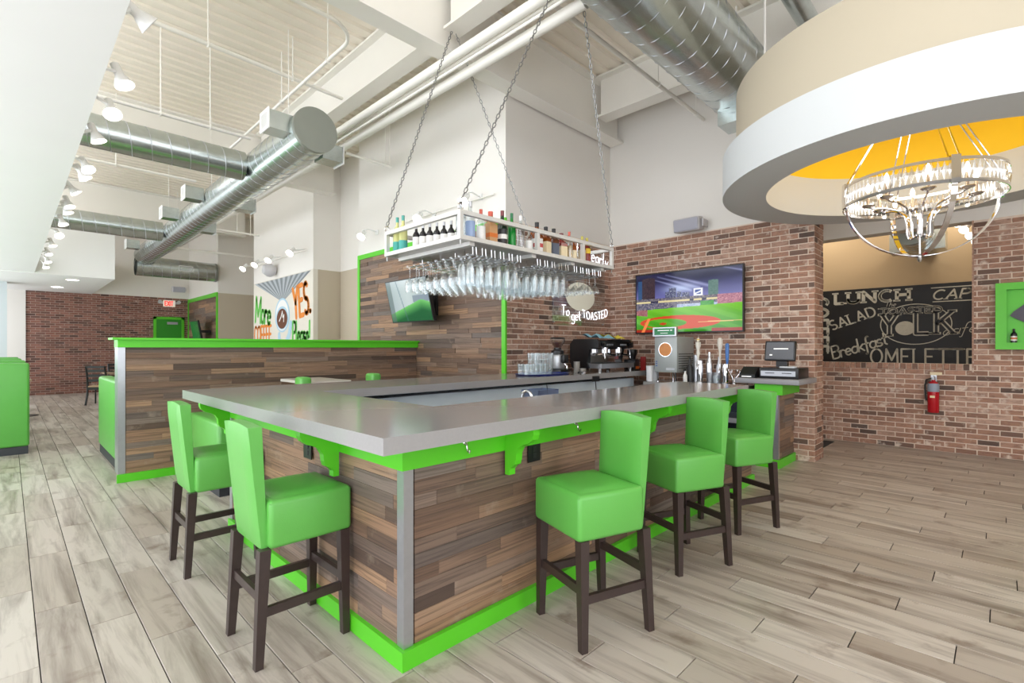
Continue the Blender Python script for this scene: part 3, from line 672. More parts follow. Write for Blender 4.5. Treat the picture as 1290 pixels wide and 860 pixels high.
# ---------------------------------------------------------------- bar stools
def stool(label, loc, rotz, group='green bar stools at the counter'):
    """faces local +X; seat top .74, back top 1.08"""
    t = thing('bar_stool', label, 'stool', loc, rotz, group); w = .205
    bm = bmesh.new(); bmesh.ops.create_grid(bm, x_segments=8, y_segments=8, size=.5)
    bm.free()
    s = MB().bbox(-w + .045, -w, .505, w + .025, w, .722, .022, 3)
    dome = MB()
    seat = MB(); seat.v = s.v; seat.f = s.f; seat.m = s.m; seat.sm = s.sm
    # crowned top cushion
    N = 10; vs = []; fs = []
    for i in range(N + 1):
        for j in range(N + 1):
            u, v = i / N, j / N; x = -w + .048 + u * (2 * w - .026); y = -w + .004 + v * (2 * w - .008)
            vs.append((x, y, .708 + .030 * (1 - (2 * u - 1) ** 4) ** .5 * (1 - (2 * v - 1) ** 4) ** .5))
    for i in range(N):
        for j in range(N):
            a = i * (N + 1) + j; fs.append((a, a + N + 1, a + N + 2, a + 1))
    seat.add(vs, fs, True); seat.build('seat', M_VINYL, t)
    # backrest: slab leaning back a little, gently dished
    vs = []; fs = []; NZ, NY = 8, 8
    for side in (0, 1):
        for i in range(NZ + 1):
            for j in range(NY + 1):
                u, v = i / NZ, j / NY; z = .505 + u * .545; wb_ = w - .038
                y = -wb_ + v * 2 * wb_
                ed = min(1, min(u, 1 - u) * 10, min(v, 1 - v) * 10)
                xin = -w + .062 - .03 * u + .006 * (2 * v - 1) ** 2 * u - (1 - ed) ** 2 * .012
                xout = -w + .012 - .056 * u + (1 - ed) ** 2 * .012
                vs.append((xin if side == 0 else xout, y, z + (.010 * (1 - (2 * v - 1) ** 2) if u > .99 else 0)))
    st = (NZ + 1) * (NY + 1)
    for i in range(NZ):
        for j in range(NY):
            a = i * (NY + 1) + j; fs.append((a, a + 1, a + NY + 2, a + NY + 1)); b = a + st; fs.append((b, b + NY + 1, b + NY + 2, b + 1))
    per = [j for j in range(NY + 1)] + [i * (NY + 1) + NY for i in range(1, NZ + 1)] + [NZ * (NY + 1) + j for j in range(NY - 1, -1, -1)] + [i * (NY + 1) for i in range(NZ - 1, 0, -1)]
    for a, b in zip(per, per[1:] + per[:1]): fs.append((b, a, a + st, b + st))
    MB().add(vs, fs, True).build('backrest', M_VINYL, t)
    leg = {}
    for sx in (-1, 1):
        for sy in (-1, 1):
            top = (sx * (w - .03) + (0 if sx < 0 else .02), sy * (w - .027)); bot = (sx * (w - .014) - (.012 if sx < 0 else -.008), sy * (w - .014))
            a, b = .024, .017
            vs = [(bot[0] + i * b, bot[1] + j * b, 0) for i, j in ((-1, -1), (1, -1), (1, 1), (-1, 1))] + [(top[0] + i * a, top[1] + j * a, .510) for i, j in ((-1, -1), (1, -1), (1, 1), (-1, 1))]
            MB().add(vs, [(3, 2, 1, 0), (4, 5, 6, 7), (0, 1, 5, 4), (1, 2, 6, 5), (2, 3, 7, 6), (3, 0, 4, 7)]).build('leg', M_LEG, t)
            leg[sx, sy] = (top, bot)
    def at(sx, sy, z):
        T, B = leg[sx, sy]; k = z / .510; return Vector((B[0] + (T[0] - B[0]) * k, B[1] + (T[1] - B[1]) * k, z))
    for (a, b, z) in (((-1, -1), (1, -1), .235), ((-1, 1), (1, 1), .235), ((1, -1), (1, 1), .275), ((-1, -1), (-1, 1), .30)):
        p, q = at(*a, z), at(*b, z); d = (q - p).normalized(); n_ = Vector((-d.y, d.x, 0)) * .011
        vs = [p - n_ + Vector((0, 0, -.02)), q - n_ + Vector((0, 0, -.02)), q + n_ + Vector((0, 0, -.02)), p + n_ + Vector((0, 0, -.02))]; vs += [v + Vector((0, 0, .04)) for v in vs]
        MB().add(vs, [(3, 2, 1, 0), (4, 5, 6, 7), (0, 1, 5, 4), (1, 2, 6, 5), (2, 3, 7, 6), (3, 0, 4, 7)]).build('stretcher', M_LEG, t)
    return t
s1 = stool('green bar stool nearest us on the left, back half covering the bar corner outlet', (.968, 2.50, 0), 0)
copy_tree(s1, (.968, 3.72, 0), 0, 'green bar stool second along the left side, tall back in front of the half wall')
copy_tree(s1, (2.105, 1.492, 0), math.radians(162), 'green bar stool nearest us on the right side, turned so its seat faces left')
copy_tree(s1, (3.155, 1.512, 0), math.radians(157), 'green bar stool in the middle of the three on the right side')
copy_tree(s1, (4.10, 1.508, 0), math.radians(157), 'green bar stool last of the three on the right, near the cash register shelf')
def high_bench(label, loc, w, d, bt):
    t = thing('high_bench', label, 'bench', loc, 0, None)
    MB().bbox(0, 0, .08, w - .125, d, .70, .04, 3).build('seat', M_VINYL, t)
    MB().bbox(w - .12, .02, .08, w, .20, bt, .03, 3).build('backrest', M_VINYL, t)
    MB().box(.02, .02, 0, w - .02, d - .02, .08).build('kickplate', M_KICK, t)
high_bench('green high bench behind the far bar end, its seat end and back top showing', (1.37, 5.2, 0), .90, 1.1, 1.09)
high_bench('green high bench at the half wall, only its back corner showing over the counter', (2.80, 5.2, 0), .30, 1.15, 1.10)
t = thing('high_table', 'pale high table edge just showing above the back counter', 'table', (2.40, 5.75, 0))
MB().prism([(-.11, -.42), (.37, -.42), (.37, .4), (-.11, .4)], 1.00, 1.03).build('table_top', mat('pale_table_laminate', (220, 214, 206), .25, noise=.03), t)
MB().tube((.1, 0, .02), (.1, 0, 1.0), .03, 12).build('pedestal', M_BLACKM, t)
MB().lathe([(.001, 0), (.06, 0), (.06, .012), (.05, .03), (.001, .03)], (.1, 0, 0), 24).build('foot', M_BLACKM, t)

# ---------------------------------------------------------------- half wall with green cap
hwl = thing('half_wall', 'plank-clad half wall behind the bar with a bright green cap', 'partition', (0.80, 6.53, 0))
MB().box(0.012, 0.012, 0, XW - .8 - .002, 0.2, 1.41).build('core', M_BEIGE, hwl)
pp = put('cladding', None, hwl, (0, 0.012, 0), 0); pieces(pp, 'cladding_board', plank_rects(0.065, XW - .8 - .01, .085, 1.41, h=.064, lmin=.4, lmax=1.1), .012, M_WOOD, limit=220, jitter=.002)
MB().box(-.005, -.03, 1.405, XW - .8 - .002, .22, 1.485).box(-.05, -.07, 1.485, XW - .8 - .002, .26, 1.507).build('cap', M_GREEN, hwl)
MB().box(-.012, -.03, 0, XW - .8 - .002, 0, .085).build('baseboard', M_GREEN, hwl)
MB().box(-.002, -.006, .086, .06, .012, 1.405).box(-.002, .012, .086, .012, .2, 1.405).build('corner_guard', M_STEEL, hwl)

# booths and benches on the dining side
def bench(label, x0, x1, y0, y1, zt, group=None, loc=None):
    t = thing('booth_bench', label, 'booth', ((x0 + x1) / 2, (y0 + y1) / 2, 0), 0, group); w, d = (x1 - x0) / 2, (y1 - y0) / 2
    MB().bbox(-w, -d, .1, w, -d + .17, zt, .03, 3).build('backrest', M_VINYL, t)
    MB().bbox(-w + .01, -d + .172, .1, w - .01, d, .46, .03, 3).build('seat', M_VINYL, t)
    MB().box(-w + .012, -d + .012, 0, w - .012, d - .03, .1).build('kickplate', M_KICK, t)
    return t
b1 = bench('nearest green vinyl booth bench at the left edge, back toward us on a charcoal kickplate', -1.45, .2, 9.18, 9.85, 1.2, 'green booth benches along the windows')
names = ['second green booth bench along the windows, its top edge behind the nearest one', 'third green booth bench along the windows, a thin strip above the second', 'farthest green booth bench by the pale corner pillar']
for k, nm in enumerate(names): copy_tree(b1, (-.625 - .02 * k, 9.515 + 2.0 * (k + 1), 0), 0, nm)
t = thing('booth_bench', 'light green booth bench end beside the metal post of the half wall', 'booth', (.86, 6.76, 0))
MB().bbox(0, 0, .1, .16, 1.96, 1.02, .035, 3).build('backrest', M_VINYL, t)
MB().bbox(.162, .02, .1, .62, 1.94, .46, .03, 3).build('seat', M_VINYL, t)
MB().box(.012, .012, 0, .6, 1.94, .1).build('kickplate', M_KICK, t)
def table(name, label, loc, w, d, m=M_BLACKM):
    t = thing(name, label, 'table', loc)
    MB().box(-w, -d, .72, w, d, .75).build('table_top', mat('wood_table_laminate', (176, 150, 124), .35, noise=.1, nscale=6), t)
    MB().tube((0, 0, .02), (0, 0, .72), .035, 10).build('pedestal', m, t)
    MB().lathe([(.001, 0), (.25, 0), (.25, .012), (.05, .03), (.001, .03)], n=20).build('foot', m, t)
    return t
table('booth_table', 'booth table edge showing past the nearest green booth at left', (-.4, 10.52, 0), .5, .3)
t = table('pub_table', 'dark pedestal table beyond the booths by the far brick wall', (.20, 14.3, 0), .14, .25)
table('dining_table', 'dining table with ladder-back chairs by the far brick wall', (2.35, 16.75, 0), .6, .4)
tag(MB().box(0, 0, 0, .12, .05, .16).build('condiment_box', M_BLACK, None, (2.0, 16.7, .75)), 'small black condiment box on the far dining table', 'box')
def chair(label, loc, rz, group=None):
    t = thing('dining_chair', label, 'chair', loc, rz, group)
    MB().bbox(-.2, -.2, .43, .2, .2, .47, .015, 2).build('seat', mat('tan_seat', (176, 146, 112), .5), t)
    for sy in (-1, 1):
        MB().ring_tube([(-.26, sy * .2, 0), (-.2, sy * .19, .25), (-.18, sy * .19, .46), (-.2, sy * .19, .7), (-.27, sy * .19, .95)], .024, 6).build('leg', M_BLACKM, t)
        MB().tube((.18, sy * .18, 0), (.18, sy * .18, .43), .017, 6).build('leg', M_BLACKM, t)
    for z, x in ((.60, -.19), (.72, -.205), (.84, -.235), (.93, -.262)): MB().box(x - .012, -.19, z - .032, x + .014, .19, z + .032).build('slat', M_BLACKM, t)
    MB().box(-.2, -.19, .37, .18, .19, .43).build('seat_rail', M_BLACKM, t)
    return t
c0 = chair('dark ladder-back dining chair, nearest by the far brick wall', (1.62, 16.0, 0), math.radians(62), 'dining chairs by the far wall')
copy_tree(c0, (2.15, 17.45, 0), -PI / 2, 'dark dining chair behind the far dining table')
# ---------------------------------------------------------------- hanging bottle rack
RX0, RX1, RY0, RY1, RZ, RT = 2.32, 4.34, 2.82, 3.86, 2.20, 2.41
rk = thing('hanging_rack', 'white metal bottle rack hung on chains above the bar', 'rack', (RX0, RY0, RZ))
rw, rd = RX1 - RX0, RY1 - RY0; q = .032
def bar_(x0, y0, z0, x1, y1, z1, nm='frame_bar', m=M_RACK): return MB().box(x0, y0, z0, x1, y1, z1).build(nm, m, rk)
for z in (0, .185):
    bar_(0, 0, z, rw, q, z + q); bar_(0, rd - q, z, rw, rd, z + q); bar_(0, q, z, q, rd - q, z + q); bar_(rw - q, q, z, rw, rd - q, z + q)
for x, y in ((0, 0), (rw - q, 0), (0, rd - q), (rw - q, rd - q), (rw * .42, 0), (rw * .74, 0), (rw * .5, rd - q)): bar_(x, y, q, x + q, y + q, .185, 'post')
bar_(q, q, .004, rw - q, rd - q, .012, 'shelf_sheet', M_RACKSHEET)
for x in (.12, .82, 1.36, 1.84): bar_(x, .034, -.028, x + .05, rd - .034, .003, 'cross_bar')
for x, y in ((.01, .01), (rw - .022, .01), (.01, rd - .022), (rw - .022, rd - .022)): MB().tube((x + .006, y + .006, -.04), (x + .006, y + .006, 0), .006, 6).build('bolt', M_CHROME, rk)
for x, y in ((.016, .016), (rw - .016, .016), (.016, rd - .016), (rw - .016, rd - .016)):
    MB().ring_tube([(x + .022 * math.cos(a), y, .217 + .024 + .024 * math.sin(a)) for a in [k * PI / 6 for k in range(12)]], .006, 6, closed=True).build('eye_bolt', M_CHROME, rk)
# wire rails under the rack that hold the glasses, running front to back
rows = [0.18 + .098 * i for i in range(6)] + [0.92 + .098 * i for i in range(5)] + [1.44 + .098 * i for i in range(5)]
ZR = -.085
for x in rows:
    r_ = MB()
    for s_ in (-.018, .018): r_.ring_tube([(x + s_, .05, -.03), (x + s_, .045, ZR), (x + s_, .09, ZR - .004), (x + s_, rd - .06, ZR - .004)], .0035, 5)
    for y in (.3, .75): r_.tube((x + .018, y, ZR - .004), (x + .018, y, .004), .0035, 5)
    r_.build('glass_rail', M_CHROME, rk)
# chains
def chain(label, a, b):
    a, b = Vector(a), Vector(b); L = (b - a).length; n = int(L / .042); d = (b - a).normalized(); u = d.orthogonal().normalized(); v = d.cross(u); mb = MB()
    for i in range(n):
        c = a + d * (L * (i + .5) / n); e = u if i % 2 else v; hl, hw = .019, .011; pts = []
        for k in range(10):
            an = 2 * PI * k / 10; pts.append(c + d * ((hl if math.sin(an) >= 0 else -hl) * .45 + math.sin(an) * hw * 1.2) + e * (math.cos(an) * hw))
        mb.ring_tube(pts, .0042, 5, closed=True)
    mb.v = [tuple(Vector(p) - a) for p in mb.v]
    tag(mb.build('chain', M_CHAIN, None, a), label, 'chain', 'chains holding the bottle rack')
hk1, hk2 = (3.40, 4.24, 4.82), (3.40, 2.6, 4.82)
chain('steel chain from the left corner of the rack, beside the teal-capped bottles', (RX0 + .016, RY1 - .016, RT + .06), (hk1[0] - .03, hk1[1], hk1[2]))
chain('steel chain from the rack corner nearest us', (RX0 + .016, RY0 + .016, RT + .06), (hk2[0] - .03, hk2[1], hk2[2]))
chain('steel chain from the hidden far corner of the rack, crossing behind another chain', (RX1 - .016, RY1 - .016, RT + .06), (hk1[0] + .03, hk1[1], hk1[2]))
chain('steel chain from the right-hand corner of the rack near the brick corner', (RX1 - .016, RY0 + .016, RT + .06), (hk2[0] + .03, hk2[1], hk2[2]))

# hanging glasses
def glass_mesh(name, prof): return MB().lathe(prof, n=12).mesh(name, M_GLASS)
wine = glass_mesh('wine_glass', [(.034, 0), (.034, -.003), (.006, -.012), (.0045, -.03), (.0045, -.105), (.012, -.115), (.034, -.135), (.042, -.165), (.040, -.20), (.033, -.235)])
flute = glass_mesh('pilsner_glass', [(.034, 0), (.034, -.004), (.008, -.014), (.007, -.03), (.02, -.045), (.028, -.10), (.033, -.17), (.036, -.225), (.0345, -.225), (.031, -.17), (.026, -.10)])
coupe = glass_mesh('margarita_glass', [(.034, 0), (.034, -.003), (.006, -.012), (.005, -.10), (.02, -.112), (.028, -.13), (.04, -.145), (.047, -.175), (.0455, -.18)])
gz = RZ + ZR + .003
def hang(me, name, x, y, label, group): tag(put(name, me, None, (RX0 + x, RY0 + y, gz + .004)), label, 'glass', group)
NTH = ['first', 'second', 'third', 'fourth', 'fifth', 'sixth', 'seventh', 'eighth', 'ninth', 'tenth']
for i, x in enumerate(rows):
    blk, r = (('left', i) if i < 6 else ('middle', i - 6) if i < 11 else ('right', i - 11))
    for k in range(9):
        y = .10 + k * .102
        where = '%s row of the %s block under the rack, %s from the front' % (NTH[r], blk, NTH[k])
        if i < 6:
            if k >= 2 + (i > 3): hang(wine, 'wine_glass', x, y, 'wine glass, ' + where, 'hanging wine glasses, left rows')
            else: hang(flute, 'pilsner_glass', x, y, 'tall footed glass, ' + where, 'tall glasses, left front')
        elif i < 11:
            if k < 5: hang(flute, 'pilsner_glass', x, y, 'tall footed glass, ' + where, 'tall hanging glasses, middle rows')
            elif k < 8: hang(wine, 'wine_glass', x, y, 'wine glass, ' + where, 'hanging wine glasses, middle back')
        else:
            if k < 6 and i > 12: hang(coupe, 'margarita_glass', x, y, 'wide stemmed glass, ' + where, 'wide hanging glasses, right rows')

# bottles on the rack
def cm_(name, rgb, rough=.35, metal=0.): return mat(name, rgb, rough, metal, noise=.04, nscale=30)
def glassy(name, rgb): return MATS.get(name) or glass_mat(name, rgb, .3, .9, .12)
def bottle(label, loc, hgt, r, gm, lab=None, cap=None, sq=False, name='liquor_bottle', liquid=None, shoulder=.62, lab2=None, labz=(.12, .48), group='bottles on the hanging rack'):
    t = thing(name, label, 'bottle', loc, random.uniform(-.2, .2), group); n = 4 if sq else 16; rr = r * 1.25 if sq else r
    prof = [(.001, 0), (rr, 0), (rr, hgt * shoulder), (rr * .8, hgt * (shoulder + .07)), (rr * .38, hgt * (shoulder + .15)), (rr * .34, hgt * .92), (rr * .34, hgt * .94)]
    if sq: prof = [(.001, 0), (rr, 0), (rr, hgt * shoulder), (rr * .45, hgt * (shoulder + .08)), (rr * .34, hgt * (shoulder + .12)), (rr * .32, hgt * .93)]
    M = Matrix.Rotation(PI / 4, 4, 'Z') if sq else None
    MB().lathe(prof, n=n, M=M).build('glass_body', gm, t)
    if liquid: MB().lathe([(.001, .004), (rr * .93, .004), (rr * .93, hgt * shoulder * .85), (.001, hgt * shoulder * .85)], n=n, M=M).build('liquid', liquid, t)
    if lab:
        MB().lathe([(rr + .001, hgt * labz[0]), (rr + .001, hgt * labz[1])], n=n, M=M).build('label_band', lab, t)
    if lab2:
        MB().lathe([(rr + .002, hgt * .24), (rr + .002, hgt * .36)], n=n, M=M).build('label_emblem', lab2, t)
    if cap: MB().lathe([(rr * .36, hgt * .86), (rr * .37, hgt), (.001, hgt * 1.005)], n=12).build('bottle_cap', cap, t)
    return t
zs = RZ + .0125
G_clear = glassy('clear_bottle_glass', (244, 248, 248)); G_green = cm_('green_bottle_glass', (14, 130, 44), .12); G_dkgreen = cm_('dark_green_bottle_glass', (20, 42, 26), .12)
G_black = cm_('dark_wine_bottle', (24, 24, 30), .15); G_amber = cm_('amber_whisky', (140, 70, 26), .15); G_white = cm_('pale_wine', (206, 206, 140), .15); G_red = cm_('red_liqueur', (130, 28, 24), .15)
L_white = cm_('white_label', (232, 230, 226)); L_teal = cm_('teal_label', (60, 160, 150)); L_cream = cm_('cream_label', (232, 214, 176)); L_black = cm_('black_label', (40, 38, 40)); L_kraft = cm_('kraft_label', (196, 150, 104)); L_orange = cm_('orange_emblem', (206, 110, 40))
C_teal = cm_('teal_cap', (84, 164, 152)); C_silver = cm_('silver_cap', (196, 196, 200), .3, .6); C_red = cm_('red_cap', (206, 90, 70)); C_black = cm_('black_cap', (30, 26, 26)); C_white = cm_('white_cap', (240, 238, 236)); C_gold = cm_('gold_cap', (190, 178, 80)); C_green = cm_('green_cap', (30, 110, 66)); C_maroon = cm_('maroon_cap', (120, 50, 56)); L_yellow = cm_('yellow_label', (244, 204, 40))
for k, y in enumerate((3.78, 3.69)):
    bottle(['teal-capped white wine bottle at the far left end of the rack', 'second teal-capped white wine bottle, beside the end one'][k], (2.40, y, zs), .33, .037, G_white, L_teal, C_teal, name='wine_bottle', labz=(.08, .34))
for k in range(8):
    bottle(['dark wine bottle next to the teal-capped pair on the rack', 'second dark wine bottle after the teal-capped pair', 'third dark wine bottle after the teal-capped pair', 'fourth dark wine bottle along the left side of the rack', 'fifth dark wine bottle along the left side of the rack', 'sixth dark wine bottle along the left side of the rack',
            'seventh wine bottle, second last before the near corner post', 'last wine bottle, behind the near corner post of the rack'][k], (2.46 + .06 * k * .4, 3.58 - .082 * k * .8, zs), .24, .031, G_black, L_white, C_silver, name='wine_bottle', labz=(.04, .56))
front = [  # x, h, r, body, label, cap, square, liquid, emblem, text
 (2.40, .29, .038, G_clear, None, C_silver, False, None, None, 'clear bottle with silver cap beside the near corner post'),
 (2.49, .31, .038, G_clear, cm_('blue_label', (150, 170, 206)), C_silver, False, None, None, 'clear vodka-type bottle with pale blue label near the corner post'),
 (2.60, .27, .036, G_clear, L_white, C_red, False, None, None, 'clear bottle with a round red stopper'),
 (2.71, .275, .045, L_kraft, None, C_red, True, None, L_orange, 'kraft-coloured square bottle with an orange round emblem'),
 (2.845, .31, .042, G_dkgreen, L_black, C_maroon, False, None, L_white, 'dark bottle with maroon cap, left of the bright green one'),
 (2.955, .31, .036, G_green, None, C_green, False, None, None, 'bright green glass bottle with green cap'),
 (3.06, .31, .036, G_clear, None, C_white, False, None, None, 'clear bottle with a tall white cap behind the first middle post'),
 (3.165, .22, .034, G_clear, L_white, C_silver, False, None, None, 'small clear bottle with white label just right of the first middle post'),
 (3.27, .29, .042, G_amber, L_white, C_black, True, None, cm_('red_emblem', (190, 60, 60)), 'amber whisky bottle with white label and red seal, black cap'),
 (3.385, .27, .040, G_amber, L_cream, C_black, True, None, None, 'amber whisky bottle with cream label, second black cap'),
 (3.49, .27, .040, cm_('dark_whisky', (92, 48, 30), .15), cm_('slate_label', (84, 92, 108)), C_black, True, None, None, 'square dark whisky bottle with slate label, third black cap'),
 (3.61, .25, .046, G_red, L_cream, C_maroon, True, None, None, 'wide bottle with large cream label and dark red edges'),
 (3.715, .28, .034, G_clear, None, C_red, False, cm_('pale_amber', (208, 170, 110), .2), None, 'tall clear bottle with pale amber spirit and red top'),
 (3.795, .23, .034, G_amber, L_cream, C_black, False, None, None, 'short amber bottle just left of the second middle post'),
 (3.92, .27, .036, G_red, cm_('aged_label', (190, 170, 140)), C_gold, False, None, None, 'dark red bottle with aged label just right of the second middle post'),
 (4.01, .27, .036, G_red, L_yellow, C_gold, False, None, None, 'red-orange bottle with bright yellow label, last on the front of the rack'),
]
for (x, h_, r_, g_, l_, c_, sq, lq, em, txt) in front:
    bottle(txt, (x, RY0 + .09 + random.uniform(-.005, .008), zs), h_, r_, g_, l_, c_, sq, liquid=lq, lab2=em, labz=(.42, .6) if l_ is L_yellow else (.12, .5))
for k, (x, g_, c_) in enumerate([(2.55, G_clear, C_silver), (2.78, G_clear, C_red), (3.02, G_amber, C_red), (3.33, G_amber, C_black), (3.56, G_dkgreen, C_black)]):
    bottle(['silver-capped clear bottle in the second row behind the clear pair', 'red-capped clear bottle in the second row behind the kraft bottle', 'red-capped amber bottle in the second row behind the green bottle', 'black-capped amber bottle in the second row behind the whisky bottles', 'dark bottle lying behind the slate-labelled whisky, only its top showing'][k], (x, RY0 + .22, zs), .27, .036, g_, None, c_)

# ---------------------------------------------------------------- televisions
def screen_mesh(name, w, h, nx, ny, fn, m):
    """flat screen in local x (0..w), z (0..h) facing -y with a colour per corner"""
    vs = [(w * i / nx, 0, h * j / ny) for j in range(ny + 1) for i in range(nx + 1)]
    fs = [(j * (nx + 1) + i, j * (nx + 1) + i + 1, (j + 1) * (nx + 1) + i + 1, (j + 1) * (nx + 1) + i) for j in range(ny) for i in range(nx)]
    me = bpy.data.meshes.new(name); me.from_pydata(vs, [], fs); me.materials.append(m)
    at = me.color_attributes.new('picture', 'FLOAT_COLOR', 'POINT'); buf = []
    for j in range(ny + 1):
        for i in range(nx + 1): buf += lin(fn(i / nx, j / ny))
    at.data.foreach_set('color', buf); me.update(); return me
def screen_mat(name, strength):
    m = bpy.data.materials.new(name); m.use_nodes = True; nt = m.node_tree; b = nt.nodes['Principled BSDF']
    a = nt.nodes.new('ShaderNodeVertexColor'); a.layer_name = 'picture'
    n = nt.nodes.new('ShaderNodeTexNoise'); n.inputs['Scale'].default_value = 300
    b.inputs['Base Color'].default_value = (.004, .004, .005, 1); b.inputs['Roughness'].default_value = .12
    nt.links.new(a.outputs[0], b.inputs['Emission Color']); b.inputs['Emission Strength'].default_value = strength; return m
def mixc(a, b, t): t = max(0, min(1, t)); return tuple(a[i] + (b[i] - a[i]) * t for i in range(3))
rnd = random.Random(3); crowd = {}
def hsh(i, j): x = math.sin(i * 127.1 + j * 311.7) * 43758.5453; return x - math.floor(x)
def ball(u, v):
    """night baseball stadium; u to the right, v up"""
    if v > .58:                                                  # sky, towers, floodlight beams
        c = mixc((104, 104, 170), (22, 24, 56), (v - .58) / .30)
        c = mixc(c, (132, 134, 168), max(0, (u - .6)) * 1.3 * max(0, 1.1 - v) * 1.6)
        cl = .5 + .5 * math.sin(u * 13 + math.sin(v * 19) * 2) * math.sin(v * 23 - u * 5); c = mixc(c, (88, 88, 128), .25 * cl)
        for (x0, y0, sl, w0) in ((.14, .93, -.62, .006), (.22, .95, -.60, .008), (.30, .97, -.58, .007), (.84, 1.0, -.5, .007)):
            dd = abs(v - (y0 + sl * (u - x0))); wd = w0 * (1 + 3 * max(0, u - x0))
            if x0 < u < x0 + .42 and dd < wd * 2.5: c = mixc((206, 210, 250), c, min(1, .35 + dd / (wd * 2.5) * .5 + abs(u - x0 - .28)))
        g = math.exp(-(((u - .44) / .16) ** 2 + ((v - .72) / .08) ** 2)); c = mixc(c, (190, 206, 240), g * .8)
        if .06 < u < .20 and v < .95 - .3 * abs(u - .13): c = mixc((48, 38, 48), (90, 64, 66), hsh(int(u * 90), int(v * 60)) * .5)
        if .02 < u < .06 and v < .9: c = (42, 76, 118)
        for (a0, a1, hh) in ((.30, .34, .68), (.34, .41, .74), (.42, .46, .67), (.47, .54, .645)):
            if a0 < u < a1 and v < hh: c = mixc((58, 62, 98), (170, 176, 190), hsh(int(u * 150), int(v * 110)) ** 3)
        if .71 < u < .80 and v < .82 - .25 * abs(u - .755): c = mixc((74, 106, 100), (120, 150, 140), hsh(int(u * 120), int(v * 90)) * .5)
        if .575 < u < .66 and .575 < v < .70: c = (234, 234, 242) if (u < .59 or u > .645 or v < .60 or v > .68 or abs((u - .60) * .7 - (v - .62)) < .012) else (64, 86, 150)
        return c
    edge = .385 + .05 * u if u < .55 else .4125 + .05 * (u - .55)
    if v > edge:                                                 # stands and crowd
        r = hsh(int(u * 210), int(v * 150))
        if u > .79: return mixc((128, 70, 96), (206, 150, 158), r)
        if .64 < u < .76 and v < .49: return mixc((40, 130, 50), (86, 170, 70), r)
        if .50 < v < .535: return (214, 200, 150) if hsh(int(u * 26), 3) > .3 else (40, 42, 70)
        if v > .535: return mixc((60, 58, 84), (170, 160, 150), r * r)
        if u > .42 and v < .46: return mixc((120, 140, 190), (214, 220, 226), r)
        return mixc((52, 54, 88), (186, 176, 168), r * r)
    if u < .12 and v > .30 - .2 * u: return mixc((120, 60, 70), (180, 130, 130), hsh(int(u * 200), int(v * 150)))
    c = mixc((44, 128, 20), (112, 184, 42), v / .42); c = mixc(c, (130, 200, 60), .25 * (math.sin(u * 26 + v * 40) > 0))
    e = ((u - .43) / .39) ** 2 + ((v - .16) / .115) ** 2
    if e < 1 and not (((u - .30) / .21) ** 2 + ((v - .15) / .075) ** 2 < 1): c = (198, 66, 30)
    if ((u - .28) / .035) ** 2 + ((v - .14) / .02) ** 2 < 1: c = (182, 58, 26)
    if v < .05 and (u < .24 or u > .74): c = (150, 40, 26)
    if abs(u - (.07 + v * .28)) < .016 and v < .24: c = (232, 128, 70)
    if abs(v - (.155 + .02 * (u - .8))) < .006 and u > .62: c = (226, 190, 120)
    return c
tv = thing('television', 'flat television on the brick wall showing a night baseball stadium', 'television', (XT - .105, 4.02, 1.615), R90)
MB().box(0, 0, 0, 1.6, .05, .9).box(.5, .05, .25, 1.1, .092, .65).build('casing', M_BLACK, tv)
put('screen', screen_mesh('screen', 1.57, .865, 240, 132, ball, screen_mat('tv_picture', .62)), tv, (.015, -.003, .018))
MB().box(0, -.008, 0, 1.6, -.0005, .016).box(0, -.008, .884, 1.6, -.0005, .9).box(0, -.008, .016, .014, -.0005, .884).box(1.586, -.008, .016, 1.6, -.0005, .884).build('bezel', M_BLACK, tv)
def pale(u, v):  # room reflection on the dark second television, painted as glowing colour
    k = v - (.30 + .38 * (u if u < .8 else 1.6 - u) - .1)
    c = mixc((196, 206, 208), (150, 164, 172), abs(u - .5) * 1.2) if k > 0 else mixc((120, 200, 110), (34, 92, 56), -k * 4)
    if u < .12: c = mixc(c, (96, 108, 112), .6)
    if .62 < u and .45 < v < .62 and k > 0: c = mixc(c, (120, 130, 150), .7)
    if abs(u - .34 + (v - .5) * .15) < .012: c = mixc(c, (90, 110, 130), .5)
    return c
tv2 = thing('television', 'tilted flat television on the wood wall with a pale green room reflection painted on its screen', 'television', (4.20, 6.74, 1.78), R90)
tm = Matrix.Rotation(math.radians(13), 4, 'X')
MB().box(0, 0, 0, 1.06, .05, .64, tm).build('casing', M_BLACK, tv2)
s_ = put('screen', screen_mesh('screen', 1.03, .61, 80, 50, pale, screen_mat('tv_painted_reflection', .6)), tv2, (.015, -.0065, .015)); s_.rotation_euler = (math.radians(13), 0, 0)
MB().box(.4, .0, .25, .66, .30, .33).box(.3, .27, .1, .76, .298, .5).build('wall_bracket', M_BLACKM, tv2)
tv3 = thing('television', 'small dark green-lit television tilted on the far plank panel', 'television', (4.12, 18.2, 1.62), R90)
MB().box(0, 0, 0, 0.9, .05, .62, Matrix.Rotation(math.radians(10), 4, 'X')).build('casing', M_BLACK, tv3)
s_ = put('screen', screen_mesh('screen', .86, .58, 8, 6, lambda u, v: (20, 74, 36), screen_mat('tv_green_picture', .8)), tv3, (.02, -.0075, .02)); s_.rotation_euler = (math.radians(10), 0, 0)
MB().box(.4, .0, .25, .66, .312, .33).build('wall_bracket', M_BLACKM, tv3)
